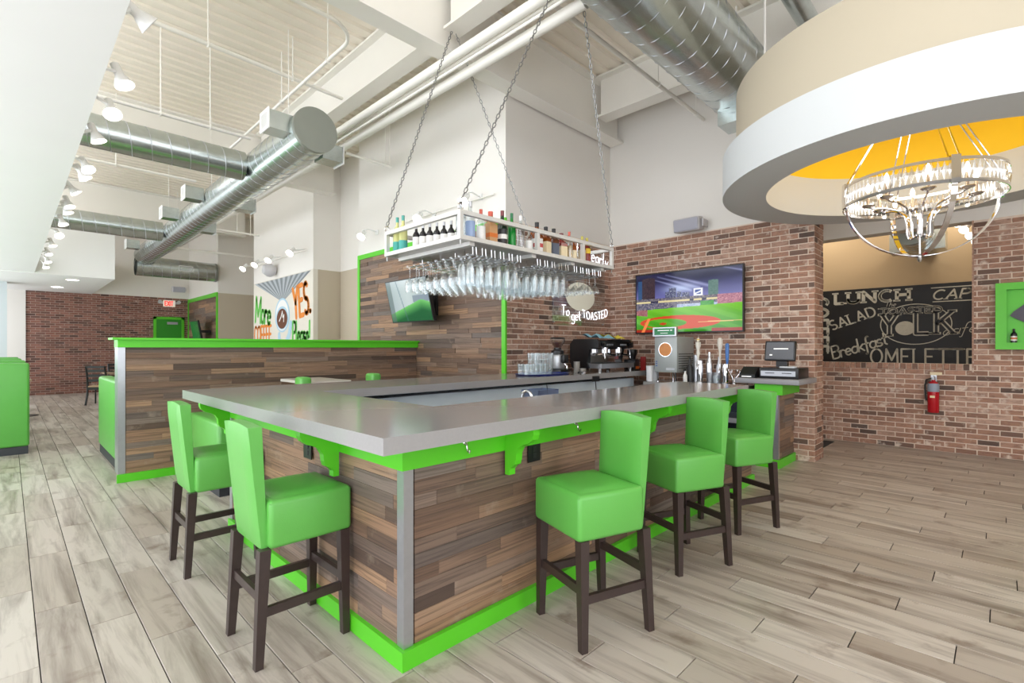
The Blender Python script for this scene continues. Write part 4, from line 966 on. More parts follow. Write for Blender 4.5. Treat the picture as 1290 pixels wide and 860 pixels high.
# ---------------------------------------------------------------- back bar along the brick wall, register shelf
bb = thing('back_bar_cabinet', 'grey open back bar cabinet under the beer taps, navy inside', 'cabinet', (6.22, 2.3, 0))
MB().box(-.04, -.1, .885, .665, 1.24, .935).build('cabinet_top', M_QUARTZ, bb)
MB().box(.60, -.05, .0, .66, 1.2, .884).box(0, 1.15, 0, .6, 1.2, .884).box(0, -.08, 0, .6, -.04, .884).build('carcass', M_NAVY, bb)
MB().box(0.02, -.038, .48, .598, 1.148, .54).build('shelf', M_STEEL, bb)
MB().box(0.02, -.038, .10, .598, 1.148, .14).build('shelf', M_STEEL, bb)
MB().box(-.03, 0, .936, .4, .78, .944).build('drip_mat', M_BLACK, bb)
kw = thing('register_stand', 'short plank-clad knee wall with green band and steel post below the register', 'partition', (6.27, 1.85, 0))
MB().box(.012, .012, 0, .625, .24, .86).build('core', mat('dark_backer', (70, 60, 54)), kw)
pp = put('cladding', None, kw, (0, .012, 0), 0); pieces(pp, 'cladding_board', plank_rects(.05, .625, .1, .85, h=.066, lmin=.3, lmax=.6), .012, M_WOOD, limit=40, jitter=.002)
MB().box(-.05, -.06, .855, .622, .24, .978).build('green_band', M_GREEN, kw)
MB().box(-.02, -.02, 0, .622, 0, .1).box(-.02, 0, 0, .012, .24, .1).build('baseboard', M_GREEN, kw)
MB().box(-.004, -.005, .101, .045, .012, .854).box(-.004, .012, .101, .012, .05, .854).build('corner_guard', M_STEEL, kw)
tag(MB().bbox(6.16, 1.60, .98, XT - .004, 2.30, 1.04, .01, 2).build('register_shelf', mat('grey_shelf', (150, 150, 156), .4, noise=.04), None), 'grey floating shelf carrying the cash register, at the brick pier', 'shelf')
z = 1.0405
t = thing('point_of_sale_screen', 'black touch-screen monitor on the grey shelf at the brick pier', 'monitor', (6.42, 1.865, z), R90)
tm = Matrix.Translation((-.18, 0, .205)) @ Matrix.Rotation(math.radians(-12), 4, 'X')
MB().bbox(-.0, -.02, -.0, .335, .03, .24, .012, 2, tm).build('casing', M_BLACK, t)
MB().box(.018, -.0225, .018, .317, -.0205, .222, tm).build('screen', mat('grey_screen', (84, 86, 92), .25, emit=.12), t)
MB().box(.10, -.024, .135, .26, -.0228, .148, tm).box(.06, -.024, .06, .09, -.0228, .075, tm).build('screen_text', mat('screen_white', (230, 230, 230), .4, emit=.4), t)
MB().box(-.06, .03, .129, .06, .09, .25).build('neck', M_BLACK, t)
t = thing('cash_drawer', 'black cash drawer with a steel front under the touch screen', 'drawer', (6.40, 1.84, z), R90)
MB().bbox(-.22, -.12, 0, .2, .3, .125, .008, 2).build('body', M_BLACK, t)
f = MB().box(-.20, -.127, .03, .17, -.121, .09).build('drawer_front', M_STEEL, t)
MB().box(-.15, -.132, .062, -.05, -.1275, .07).box(.03, -.132, .062, .13, -.1275, .07).build('slot', M_BLACK, f)
t = thing('receipt_printer', 'black receipt printer beside the cash drawer', 'printer', (6.36, 2.185, z), R90)
MB().prism([(-.12, 0), (.12, 0), (.12, .12), (.02, .13), (-.12, .04)], -.09, .09, Matrix(((0, 0, 1, 0), (1, 0, 0, 0), (0, 1, 0, 0), (0, 0, 0, 1)))).build('body', M_BLACK, t)
MB().box(-.06, -.128, .012, .05, -.121, .022).build('front_badge', mat('screen_white', (230, 230, 230)), t)
tag(MB().bbox(6.28, 1.68, z + .126, 6.40, 1.84, z + .145, .005, 2).build('card_reader', mat('pale_plastic', (205, 210, 216), .4), None), 'pale card reader lying on the cash drawer', 'card reader')

# frozen drink machine
zb = .9445
t = thing('frozen_drink_machine', 'steel frozen drink machine with round window and green top sign', 'drink machine', (6.32, 3.28, .936))
MB().bbox(0, -.165, .13, .52, .165, .62, .008, 2).build('body', mat('satin_steel', (176, 182, 182), .4, metal=.25, noise=.06), t)
for x in (.03, .48):
    for y in (-.13, .13): MB().tube((x, y, 0), (x, y, .131), .012, 8).build('leg', M_CHROME, t)
rt = Matrix.Rotation(-PI / 2, 4, 'Y')
def disc_(x, y, z, r, th): return MB().lathe([(.001, th), (r, th), (r, 0)], n=28, M=Matrix.Translation((x, y, z)) @ rt)
w_ = disc_(0, .0, .44, .098, .012).build('round_window_rim', M_CHROME, t)
disc_(-.013, .0, .44, .09, .003).build('orange_drink', mat('orange_slush', (226, 150, 84), .4, noise=.15, nscale=30), w_)
sg = MB().box(-.03, -.17, .622, .02, .175, .745).build('sign_frame', M_STEEL, t)
MB().box(-.034, -.145, .64, -.031, .15, .73).build('sign_panel', mat('sign_green', (50, 140, 90), .4), sg)
MB().box(-.0352, -.115, .697, -.0343, -.085, .708).box(-.0352, -.07, .697, -.0343, .10, .706).box(-.0352, -.05, .662, -.0343, .06, .668).build('sign_print', mat('screen_white', (230, 230, 230)), sg)
MB().box(-.006, -.13, .16, 0, -.01, .19).build('label_plate', mat('pale_plastic', (205, 210, 216)), t)
for k in range(3): MB().box(-.006, .12, .27 - .03 * k, 0, .145, .282 - .03 * k).build('button', mat('blue_button', (60, 90, 170), .4), t)
vt = MB()
for r_ in range(7):
    for c_ in range(9): vt.box(.05 + c_ * .05, -.168, .18 + r_ * .032, .085 + c_ * .05, -.165, .195 + r_ * .032)
vt.build('side_vents', mat('vent_dark', (70, 74, 78), .6), t)

# taps
def tap(name, label, x, y, hgt, handles):
    t = thing(name, label, 'beer tap', (x, y, zb))
    MB().lathe([(.001, 0), (.05, 0), (.05, .012), (.034, .02), (.034, hgt - .03), (.03, hgt), (.001, hgt + .005)], n=20).build('tower', M_CHROME, t)
    for dy, prof, m in handles:
        f = MB().ring_tube([(-.03, dy, hgt - .06), (-.07, dy, hgt - .055), (-.085, dy, hgt - .07), (-.088, dy, hgt - .11)], .011, 8).tube((-.06, dy, hgt - .06), (-.06, dy, hgt), .009, 8).build('faucet', M_CHROME, t)
        MB().lathe(prof, (-.06, dy, hgt), 14).build('tap_handle', m, f)
    return t
white_h = mat('white_handle', (236, 232, 222), .4); gold_h = mat('gold_ball', (214, 180, 90), .3, .5); blue_h = mat('blue_handle', (70, 120, 190), .35, noise=.3, nscale=40); silver_h = mat('pale_silver_handle', (222, 216, 206), .35)
p_figure = [(.001, 0), (.012, 0), (.014, .05), (.026, .10), (.018, .14), (.034, .19), (.034, .24), (.012, .25), (.02, .262), (.02, .285), (.001, .30)]
t = tap('beer_tap', 'chrome beer tap tower with a tall white figure handle', 6.42, 2.84, .29, [(0, p_figure, white_h)])
MB().lathe([(.001, 0), (.021, .012), (.021, .028), (.001, .04)], (-.06, 0, .545), 12).build('handle_ball', gold_h, t)
p_wave = [(.001, 0), (.009, 0), (.009, .05), (.014, .09), (.012, .14), (.022, .19), (.034, .24), (.034, .30), (.02, .33), (.001, .335)]
p_blue = [(.001, 0), (.012, 0), (.018, .04), (.022, .10), (.024, .24), (.018, .26), (.001, .265)]
tap('beer_tap', 'chrome beer tap tower with a pale wavy handle and a blue handle', 6.42, 2.51, .25, [(.045, p_wave, silver_h), (-.045, p_blue, blue_h)])
def lathe_thing(name, label, cat, loc, prof, m, group=None, n=18): return tag(MB().lathe(prof, n=n).build(name, m, None, loc), label, cat, group)
shk = lambda h_, r_: [(.001, 0), (r_ * .8, 0), (r_, h_ * .6), (r_ * .75, h_ * .72), (r_ * .45, h_ * .85), (r_ * .42, h_), (.001, h_)]
lathe_thing('cocktail_shaker', 'tall chrome cocktail shaker just right of the white-handled tap tower', 'shaker', (6.50, 2.75, .944), shk(.40, .042), M_CHROME)
lathe_thing('cocktail_shaker', 'tall pale chrome cocktail shaker second right of the tap tower', 'shaker', (6.52, 2.63, .944), shk(.34, .04), M_STEEL)
lathe_thing('steel_tumbler', 'short steel tumbler in front of the shakers', 'cup', (6.38, 2.69, .944), [(.001, 0), (.035, 0), (.042, .14), (.04, .14), (.033, .004)], M_STEEL)
lathe_thing('steel_tumbler', 'steel tumbler beside the two-handled tap tower', 'cup', (6.38, 2.60, .944), [(.001, 0), (.035, 0), (.042, .14), (.04, .14), (.033, .004)], M_STEEL)
lathe_thing('glass_jigger', 'small clear glass beside the two-handled tap tower, on its left', 'glass', (6.265, 2.57, .944), [(.001, 0), (.03, 0), (.036, .11), (.034, .11), (.028, .006)], M_GLASS)
t = thing('pump_bottle', 'black pump bottle left of the white-handled tap tower', 'bottle', (6.40, 2.97, .944))
MB().lathe([(.001, 0), (.04, 0), (.04, .2), (.016, .24), (.016, .30), (.001, .30)], n=16).build('bottle_body', M_BLACK, t)
MB().ring_tube([(0, 0, .30), (0, 0, .34), (-.05, 0, .335)], .008, 6).build('pump_head', M_BLACK, t)
t = thing('spray_bottle', 'small white spray bottle in front of the drink machine vents', 'bottle', (6.30, 2.99, .944))
MB().lathe([(.001, 0), (.028, 0), (.028, .09), (.012, .12), (.012, .15), (.001, .15)], n=14).build('bottle_body', M_WHITE, t)
MB().box(-.035, -.008, .15, .015, .008, .175).build('spray_head', M_BLACK, t)
lathe_thing('grey_canister', 'grey canister behind the pump bottle', 'canister', (6.5, 2.93, .944), [(.001, 0), (.05, 0), (.05, .24), (.036, .26), (.036, .36), (.001, .36)], M_STEEL)
for k in range(2):
    lathe_thing('paper_cup_stack', ['stack of white paper cups left of the frozen drink machine', 'second stack of paper cups, half hidden behind the first'][k], 'cups', (6.28 + .13 * k, 3.50 + .0 * k, .936), [(.001, 0), (.04, 0), (.046, .2), (.046, .215), (.001, .215)], mat('white_paper', (232, 234, 238), .6))
t = thing('wire_glass_holder', 'small wire holder at the end of the back bar by the register shelf', 'holder', (6.30, 2.36, .9445))
for a in range(6):
    an = a * PI / 3; MB().ring_tube([(.01 * math.cos(an), .01 * math.sin(an), .0), (.02 * math.cos(an), .02 * math.sin(an), .08), (.07 * math.cos(an), .07 * math.sin(an), .15), (.06 * math.cos(an), .06 * math.sin(an), .19)], .003, 5).build('wire', M_CHROME, t)
MB().lathe([(.001, 0), (.05, 0), (.05, .006), (.001, .008)], n=16).build('foot', M_CHROME, t)

# ---------------------------------------------------------------- coffee counter
zc = 1.0705
t = thing('serving_tray', 'blue tray of clear tumblers on the back counter', 'tray', (4.62, 4.02, zc))
MB().lathe([(.001, 0), (.40, 0), (.43, .018), (.425, .018), (.397, .005), (.001, .005)], n=40, M=Matrix.Diagonal((1, .56, 1, 1))).build('tray_dish', mat('navy_blue_tray', (24, 44, 130), .35), t)
tum = MB().lathe([(.001, .003), (.029, 0), (.036, .13), (.034, .13), (.028, .008), (.001, .008)], n=14).mesh('tumbler', M_GLASS)
for k in range(12):
    x = 4.25 + .085 * (k % 6) + .03 * (k // 6); y = 3.95 + .13 * (k // 6)
    tag(put('tumbler', tum, None, (x, y, zc + .006)), 'clear tumbler, bottom layer on the blue tray, %s row, %s from the left' % (('front', 'back')[k // 6], NTH[k % 6]), 'glass', 'lower tumblers on the tray')
for k in range(6):
    tag(put('tumbler', tum, None, (4.42 + .085 * (k % 4) + (.03 if k > 3 else 0), 3.95 + .13 * (k // 4), zc + .1365)), 'clear tumbler, top layer on the blue tray, %s row, %s from the left' % (('front', 'back')[k // 4], NTH[k % 4]), 'glass', 'upper tumblers on the tray')
t = thing('coffee_grinder', 'coffee grinder with a clear bean hopper on the back counter', 'grinder', (5.12, 4.18, zc))
MB().bbox(-.085, -.1, .0, .085, .12, .045, .012, 2).build('base', M_BLACK, t)
MB().bbox(-.075, -.06, .046, .075, .11, .25, .03, 3).build('body', mat('silver_body', (196, 198, 202), .3, metal=.5), t)
MB().lathe([(.075, .245), (.085, .25), (.085, .29), (.05, .31), (.05, .33), (.001, .33)], (0, .02, 0), 20).build('collar', M_BLACK, t)
MB().lathe([(.048, .33), (.055, .35), (.095, .40), (.10, .45), (.095, .452)], (0, .02, 0), 20).build('hopper', M_GLASS, t)
MB().lathe([(.001, .335), (.045, .335), (.086, .395), (.086, .40), (.001, .405)], (0, .02, 0), 18).build('coffee_beans', mat('coffee_beans', (92, 52, 34), .6, noise=.4, nscale=80), t)
MB().lathe([(.097, .45), (.102, .455), (.09, .468), (.001, .47)], (0, .02, 0), 20).build('hopper_lid', M_BLACK, t)
MB().bbox(-.03, -.12, .13, .06, -.055, .24, .015, 2).build('dosing_chamber', M_BLACK, t)
MB().ring_tube([(0, -.1, .12), (0, -.14, .09), (.0, -.14, .05)], .012, 8).build('spout', M_CHROME, t)
for k, (x, n_, m) in enumerate(((5.30, 7, 0), (5.26, 3, 1))):
    tag(MB().lathe(sum([[(.034, .021 * i), (.044, .021 * i + .018), (.044, .021 * i + .0205)] for i in range(n_)], [(.001, 0)]) + [(.04, .021 * n_), (.001, .021 * n_ - .01)], n=18).build('cup_stack', mat('grey_ceramic', (176, 172, 166), .35), None, (x, 4.02 - .13 * k, zc)), ['tall stack of grey ceramic cups beside the espresso machine', 'short stack of grey cups in front of the espresso machine side'][k], 'cups', None)
t = thing('portafilter', 'black-handled portafilter lying by the grinder', 'portafilter', (5.15, 3.80, zc))
MB().lathe([(.001, 0), (.03, 0), (.034, .03), (.03, .032), (.001, .03)], n=16).build('basket', M_CHROME, t)
MB().ring_tube([(-.03, 0, .02), (-.06, -.01, .022), (-.14, -.03, .02)], .012, 8, rad=[.006, .012, .014]).build('handle', M_BLACK, t)
tag(MB().bbox(5.20, 3.696, .97, 5.36, 3.703, 1.04, .003, 1).build('counter_switch_plate', M_BLACK, None), 'small black plate on the front edge of the back counter', 'plate')
em = thing('espresso_machine', 'black two-group espresso machine on the back counter, cloths on top', 'espresso machine', (5.54, 3.84, zc))
prof = [(.16, .05), (.44, .05), (.48, .14), (.48, .38), (.42, .45), (.04, .45), (.0, .41), (.0, .335), (.15, .31), (.19, .13)]
Mx = Matrix(((0, 0, 1, 0), (1, 0, 0, 0), (0, 1, 0, 0), (0, 0, 0, 1)))
MB().prism(prof, 0, .05, Mx).build('side_panel', M_BLACK, em); MB().prism(prof, .83, .88, Mx).build('side_panel', M_BLACK, em)
MB().box(.051, .19, .10, .829, .46, .44).build('housing', M_BLACK, em)
MB().box(.051, .165, .12, .829, .188, .31).build('backsplash', M_CHROME, em)
MB().box(.051, .0, .335, .829, .188, .42).build('front_panel', mat('gloss_black', (18, 18, 22), .15), em)
MB().box(.03, -.03, .05, .85, .20, .115).build('drip_tray', M_STEEL, em)
for k in range(16):
    MB().box(.06 + .047 * k, -.02, .116, .085 + .047 * k, .16, .121).build('drip_slat', M_BLACK, em)
for x in (.06, .82):
    for y in (.02, .40): MB().lathe([(.001, 0), (.024, 0), (.03, .05), (.001, .05)], (x, y, 0), 12).build('foot', M_CHROME, em)
for x in (.27, .61):
    g = MB().lathe([(.001, .26), (.042, .26), (.042, .334), (.001, .334)], (x, .08, 0), 18).build('group_head', M_CHROME, em)
    MB().lathe([(.001, .215), (.03, .215), (.04, .259), (.001, .259)], (x, .08, 0), 16).ring_tube([(x, .03, .24), (x, -.10, .225)], .013, 8).build('portafilter', M_CHROME, g)
    for b_ in range(4): MB().box(x - .08 + b_ * .042, -.004, .36, x - .05 + b_ * .042, 0, .385).build('button', mat('button_grey', (130, 134, 140), .4), em)
for x in (.12, .76): MB().ring_tube([(x, .03, .34), (x, -.01, .30), (x + .01, -.02, .17)], .006, 8).build('steam_wand', M_CHROME, em)
for x in (.1, .78): MB().lathe([(.001, 0), (.022, .0), (.024, .03), (.001, .034)], n=14, M=Matrix.Translation((x, 0, .378)) @ Matrix.Rotation(PI / 2, 4, 'X')).build('steam_knob', M_BLACK, em)
def cloth(label, x0, x1, y0, y1, col, seed):
    rn = random.Random(seed); N = 10; vs = []; fs = []
    for i in range(N + 1):
        for j in range(N + 1):
            u, v = i / N, j / N
            vs.append((x0 + u * (x1 - x0) + .02 * math.sin(v * 7 + seed), y0 + v * (y1 - y0) + .012 * math.sin(u * 6 + seed), zc + .457 + (.062 * abs(math.sin(u * 5 + seed) * math.cos(v * 4)) + .01) * min(1, v * 5) + .006 * rn.random()))
    for i in range(N):
        for j in range(N): a = i * (N + 1) + j; fs.append((a, a + N + 1, a + N + 2, a + 1))
    tag(MB().add(vs, fs, True).build('bar_cloth', mat('cloth_' + ('blue' if seed == 1 else 'yellow'), col, .9, noise=.1, nscale=40)), label, 'cloth')
cloth('pale blue cloth crumpled on top of the espresso machine', 5.62, 6.0, 3.88, 4.2, (140, 196, 216), 1)
cloth('yellow cloth on top of the espresso machine', 6.05, 6.3, 3.9, 4.2, (226, 206, 70), 2)
for k, x in enumerate((6.0, 6.08, 6.16)):
    pass
t = thing('coffee_brewer', 'black coffee grinder with an orange base at the counter end by the corner', 'grinder', (6.52, 3.92, zc))
MB().bbox(-.07, -.09, 0, .07, .1, .16, .015, 2).build('body', M_BLACK, t)
MB().lathe([(.001, .16), (.05, .16), (.055, .2), (.075, .24), (.075, .30), (.06, .31), (.001, .31)], n=18).build('hopper', M_BLACK, t)
MB().box(-.05, -.094, .02, .05, -.0905, .06).build('orange_panel', mat('orange_panel', (226, 110, 40), .4), t)
t = thing('menu_stand', 'thin red stand at the end of the back counter', 'stand', (6.60, 3.78, zc))
MB().box(-.012, -.04, 0, .012, .04, .2).build('panel', mat('red_plastic', (150, 36, 34), .4), t)
# things inside the bar well
t = thing('speed_rail_pan', 'steel sink pans showing over the inner edge of the bar top', 'sink', (3.1, 2.55, .72))
MB().box(-.55, -.25, 0, .75, .25, .03).box(-.55, -.25, .03, -.53, .25, .26).box(.73, -.25, .03, .75, .25, .26).box(-.53, .23, .03, .73, .25, .26).box(-.53, -.25, .03, .73, -.23, .26).build('basin', M_STEEL, t)
MB().box(-.4, -.2, -.62, -.36, .2, 0).box(.6, -.2, -.62, .64, .2, 0).build('leg_frame', M_STEEL, t)
fc = MB().ring_tube([(-.15, .24, .26), (-.15, .24, .29)] + [(-.15, .24 - .05 + .05 * math.cos(a), .29 + .04 * math.sin(a)) for a in [k * PI / 8 for k in range(1, 9)]] + [(-.15, .14, .27)], .012, 8).build('faucet', M_CHROME, t)
t = thing('clear_container', 'clear plastic container in the bar well', 'container', (3.35, 2.95, .78))
MB().box(-.14, -.1, 0, .14, .1, .006).box(-.14, -.1, .006, -.134, .1, .25).box(.134, -.1, .006, .14, .1, .25).box(-.134, -.1, .006, .134, -.094, .25).box(-.134, .094, .006, .134, .1, .25).build('tub', glass_mat('clear_blue_plastic', (216, 224, 244), .4, .92, .1), t)
MB().box(-.2, -.14, -.1, .2, .14, -.002).box(-.18, -.12, -.68, -.14, .12, -.1).box(.14, -.12, -.68, .18, .12, -.1).build('trolley', M_STEEL, t)
for k, x in enumerate((4.3, 5.25)):
    t = thing('bar_tool', ['black bar tool hanging under the back counter, left one', 'black bar tool hanging under the back counter, right one'][k], 'tool', (x, 3.685, .985))
    MB().tube((0, 0, 0), (.015, 0, -.12), .006, 6).build('handle', M_BLACK, t)
    MB().bbox(-.02, -.012, -.2, .045, .012, -.12, .01, 2).build('grip', M_BLACK, t)

# ---------------------------------------------------------------- writing: far sign, mural, neon, exit
sg = thing('chalkboard_sign', 'black sign with cream menu words and a logo seen through the brick opening', 'sign', (10.79, 3.3, 1.0), R90)
MB().box(0, -.02, .0, 3.6, .0, 1.46).build('board', M_BOARD, sg)
P0 = lambda u, v, n: (u, -.0205 - n, v)
def U(y): return 3.3 - y
write('lettering', 'LUNCH', .185, .052, M_CREAM, sg, lambda u, v, n: P0(U(2.20) + u, v + 1.215, n), sp=.28, sx=1.34, serif=.05)
write('lettering', 'CAP', .15, .024, M_CREAM, sg, lambda u, v, n: P0(U(.82) + u, v + 1.20, n), sp=.2, sx=1.25, shear=.25, serif=.03)
mb = MB(); mb.box(U(.84), -.024, 1.385, U(.0), -.0205, 1.40).box(U(.82), -.024, 1.155, U(.0), -.0205, 1.17); mb.build('rule_lines', M_CREAM, sg)
write('lettering', 'SALAD', .17, .026, M_CREAM, sg, lambda u, v, n: P0(U(2.25) + u, v + .73, n), ang=math.radians(20), sp=.24, sx=1.02, serif=.035)
write('lettering', 'Breakfast', .23, .026, M_CREAM, sg, lambda u, v, n: P0(U(2.23) + u, v + .19, n), ang=math.radians(19), sp=.05, sx=.90, shear=.15)
write('lettering', 'OMELETTES', .26, .028, M_CREAM, sg, lambda u, v, n: P0(U(1.66) + u, v + .12, n), sp=.25, sx=.78, serif=.028)
write('lettering', 'TOASTED', .10, .03, M_CREAM, sg, lambda u, v, n: P0(U(1.52) + u, v + .985, n), sp=.2, sx=1.42, serif=.04)
write('lettering', 'TOASTED', .10, .012, M_BOARD, sg, lambda u, v, n: P0(U(1.52) + u, v + .985, n + .005), sp=.2, sx=1.42, serif=.025)
write('lettering', 'Y', .36, .075, M_CREAM, sg, lambda u, v, n: P0(U(1.50) + u, v + .62, n), sx=.85, serif=.06); write('lettering', 'Y', .36, .036, M_BOARD, sg, lambda u, v, n: P0(U(1.50) + u, v + .62, n + .005), sx=.85, serif=.042)
write('lettering', 'LK', .36, .075, M_CREAM, sg, lambda u, v, n: P0(U(1.04) + u, v + .64, n), sx=.9, sp=.3, serif=.06); write('lettering', 'LK', .36, .036, M_BOARD, sg, lambda u, v, n: P0(U(1.04) + u, v + .64, n + .005), sx=.9, sp=.3, serif=.042)
yc = (U(1.18), .735)
MB().add([P0(yc[0] + .135 * math.cos(a), yc[1] + .12 * math.sin(a), .007) for a in [k * PI / 12 for k in range(24)]], [tuple(range(24))]).build('yolk_disc', M_CREAM, sg)
ov = MB(); ec = (U(1.05), .80); pts = [(ec[0] + .47 * math.cos(a), ec[1] + .34 * math.sin(a)) for a in [k * PI / 24 for k in range(49)]]
ribbon(ov, pts, .014, P0, .002); ov.build('oval_outline', M_CREAM, sg)
write('lettering', 'cafe', .17, .01, M_CREAM, sg, lambda u, v, n: P0(U(.70) + u, v + .60, n), ang=math.radians(8), sx=1.3, shear=.45, sp=.08)
write('lettering', 'The', .08, .007, M_CREAM, sg, lambda u, v, n: P0(U(1.46) + u, v + 1.12, n), shear=.3)
write('lettering', 'COFFEE', .24, .05, M_CREAM, sg, lambda u, v, n: P0(U(2.56) + v, 1.33 - u, n), sp=.3, sx=.82, serif=.03)

mu = put('coffee_mural', None, wm, (XW - .004, 13.9, 0), R90)   # painted on the wall: a part of it
def MP(u, v, n): return (u, -n, v)
def mus(y): return 13.9 - y
g_dark = mat('mural_grey', (128, 134, 138), .8, noise=.1, nscale=20); g_lt = mat('mural_pale_grey', (176, 182, 186), .8)
apex = (mus(11.95), 2.50); A0, A1 = (.10, 3.04), (3.50, 3.04); N = 22
mA, mB = MB(), MB()
for k in range(N):
    a = A0[0] + (A1[0] - A0[0]) * k / N; b = A0[0] + (A1[0] - A0[0]) * (k + 1) / N
    (mA if k % 2 else mB).add([MP(a, A0[1], .002), MP(b, A0[1], .002), MP(apex[0] + .2 * ((k + 1) / N - .5), apex[1], .002), MP(apex[0] + .2 * (k / N - .5), apex[1], .002)], [(0, 3, 2, 1)])
mA.build('painted_ray', g_dark, mu); mB.build('painted_ray', g_lt, mu)
def ell(nm, c, rx, ry, m, n=.004): MB().add([MP(c[0] + rx * math.cos(a), c[1] + ry * math.sin(a), n) for a in [k * PI / 16 for k in range(32)]], [tuple(range(32))]).build(nm, m, mu)
cc = (mus(11.97), 2.16)
ell('painted_saucer', cc, .44, .40, mat('mural_blue', (176, 208, 226), .8, noise=.1, nscale=8), .003); ell('painted_saucer', (cc[0], cc[1]), .38, .36, mat('mural_white', (236, 236, 234), .8), .004)
ell('painted_cup', (cc[0], cc[1] - .06), .36, .27, MATS['mural_blue'], .005); ell('painted_coffee', (cc[0], cc[1] - .08), .32, .235, mat('mural_brown', (104, 62, 42), .8, noise=.1, nscale=10), .006)
mb = MB(); ribbon(mb, [(cc[0] - .16, 2.03), (cc[0] - .05, 2.13), (cc[0] + .02, 2.25), (cc[0] + .05, 2.11), (cc[0] + .12, 2.17), (cc[0] + .1, 2.01)], .035, lambda u, v, n: MP(u, v, .007 + n), .001); mb.build('painted_glint', MATS['mural_white'], mu)
mb = MB(); ribbon(mb, [(cc[0] - .18, 1.7), (cc[0] - .12, 1.3)], .16, lambda u, v, n: MP(u, v, .003 + n), .001); ribbon(mb, [(cc[0] + .5, 1.95), (cc[0] + .42, 1.7), (cc[0] + .22, 1.5), (cc[0] + .15, 1.3)], .16, lambda u, v, n: MP(u, v, .003 + n), .001); mb.build('painted_hand', MATS['mural_blue'], mu)
m_gr = mat('mural_green', (112, 200, 92), .8, noise=.15, nscale=10); m_or = mat('mural_orange', (232, 140, 60), .8, noise=.1, nscale=10); m_rd = mat('mural_red', (190, 74, 66), .8, noise=.1, nscale=10)
write('painted_word', 'More', .62, .10, m_gr, mu, lambda u, v, n: MP(.14 + u, 2.08 + v, .003 + n), sp=.1, sx=.72, t=.001, ang=-.10)
write('painted_word', 'COFFEE', .42, .07, m_or, mu, lambda u, v, n: MP(.08 + u, 1.52 + v, .003 + n), sp=.2, sx=.60, t=.001)
write('painted_word', 'YES.', .66, .11, m_or, mu, lambda u, v, n: MP(2.62 + u, 2.06 + v, .003 + n), sp=.18, sx=.55, t=.001, ang=.12)
write('painted_word', 'Please!', .46, .08, m_gr, mu, lambda u, v, n: MP(2.54 + u, 1.52 + v, .003 + n), sp=.1, sx=.60, t=.001, ang=-.02)

ne = thing('neon_sign', 'white neon sign with a pale yolk disc on the brick wall, reading To get TOASTED', 'neon sign', (5.4, YW - .02, 1.75))
MB().box(.0, -.016, -.02, 1.3, -.010, 1.15).build('acrylic_backing', glass_mat('acrylic', (248, 250, 250), .1, .96, .02), ne)
for x in (.03, 1.25):
    for z_ in (.02, 1.1): MB().tube((x, -.03, z_), (x, .0, z_), .01, 8).build('standoff', M_STEEL, ne)
def neon(text, h_, x, z_, r, sx=1.0, shear=0., bend=0., sp=.16, ang=0.):
    st, tw = strokes(text, h_, sp, sx, shear); mb = MB()
    for ch_, p in st:
        q = [(x + u * math.cos(ang) - v * math.sin(ang), -.03, z_ + v * math.cos(ang) + u * math.sin(ang) + bend * ((u / tw - .5) ** 2) * 4) for u, v in p]
        mb.ring_tube(q, r, 6)
    mb.build('neon_letters', M_NEON, ne)
neon('To', .15, .18, .12, .0045, shear=.1); neon('get', .16, .42, .06, .0045, sp=.08); neon('TOASTED', .115, .70, .06, .0045, sx=.9, bend=.05, sp=.3, ang=.08)
neon("too early", .2, .52, 1.05, .005, sx=.9, ang=-.14)
MB().lathe([(.001, .012), (.20, .012), (.24, .0)], n=32, M=Matrix.Translation((.66, -.018, .42)) @ Matrix.Rotation(PI / 2, 4, 'X') @ Matrix.Diagonal((1.5, .9, 1, 1))).build('yolk_disc', mat('pale_yolk', (214, 210, 194), .4, emit=.15), ne)

ex = thing('exit_sign', 'lit EXIT sign over the green emergency door', 'sign', (3.86, 20.24, 2.78))
MB().box(-.17, -.03, .02, .17, .03, .24).build('sign_box', mat('exit_white', (226, 214, 200), .5, emit=.25), ex)
write('lettering', 'EXIT', .14, .028, mat('exit_red', (236, 60, 50), .5, emit=.7), ex, lambda u, v, n: (-.125 + u, -.031 - n, .06 + v), sp=.25, sx=.62, t=.002)
for s_ in (-1, 1):
    MB().lathe([(.001, 0), (.05, .01), (.06, .07), (.001, .075)], n=14, M=Matrix.Translation((s_ * .27, .0, .18)) @ Matrix.Rotation(PI / 2, 4, 'X')).build('emergency_lamp', M_SPEAKER, ex)
MB().box(-.3, .02, .12, .3, .058, .2).build('mounting_bar', M_SPEAKER, ex)

# ---------------------------------------------------------------- lamps
def spot_head(name, label, loc, aim, arm_to, s=1.0, lit=True, group='track lights along the soffit edge', energy=0):
    """bell-shaped white track head; arm_to: local point where its arm starts"""
    t = thing(name, label, 'light', loc, 0, group); d = Vector(aim).normalized(); M = d.to_track_quat('Z', 'Y').to_matrix().to_4x4()
    MB().lathe([(.001, -.17 * s), (.036 * s, -.17 * s), (.038 * s, -.06 * s), (.05 * s, -.04 * s), (.082 * s, .035 * s), (.078 * s, .035 * s), (.045 * s, -.03 * s)], n=20, M=M).build('lamp_head', M_WHITE, t)
    MB().lathe([(.001, .012 * s), (.07 * s, .012 * s)], n=20, M=M).build('lamp_lens', M_BULB if lit else M_WHITE, t)
    if arm_to is not None:
        MB().tube(arm_to, tuple(M @ Vector((0, 0, -.10 * s))), .011, 8).build('arm', M_WHITE, t)
    return t
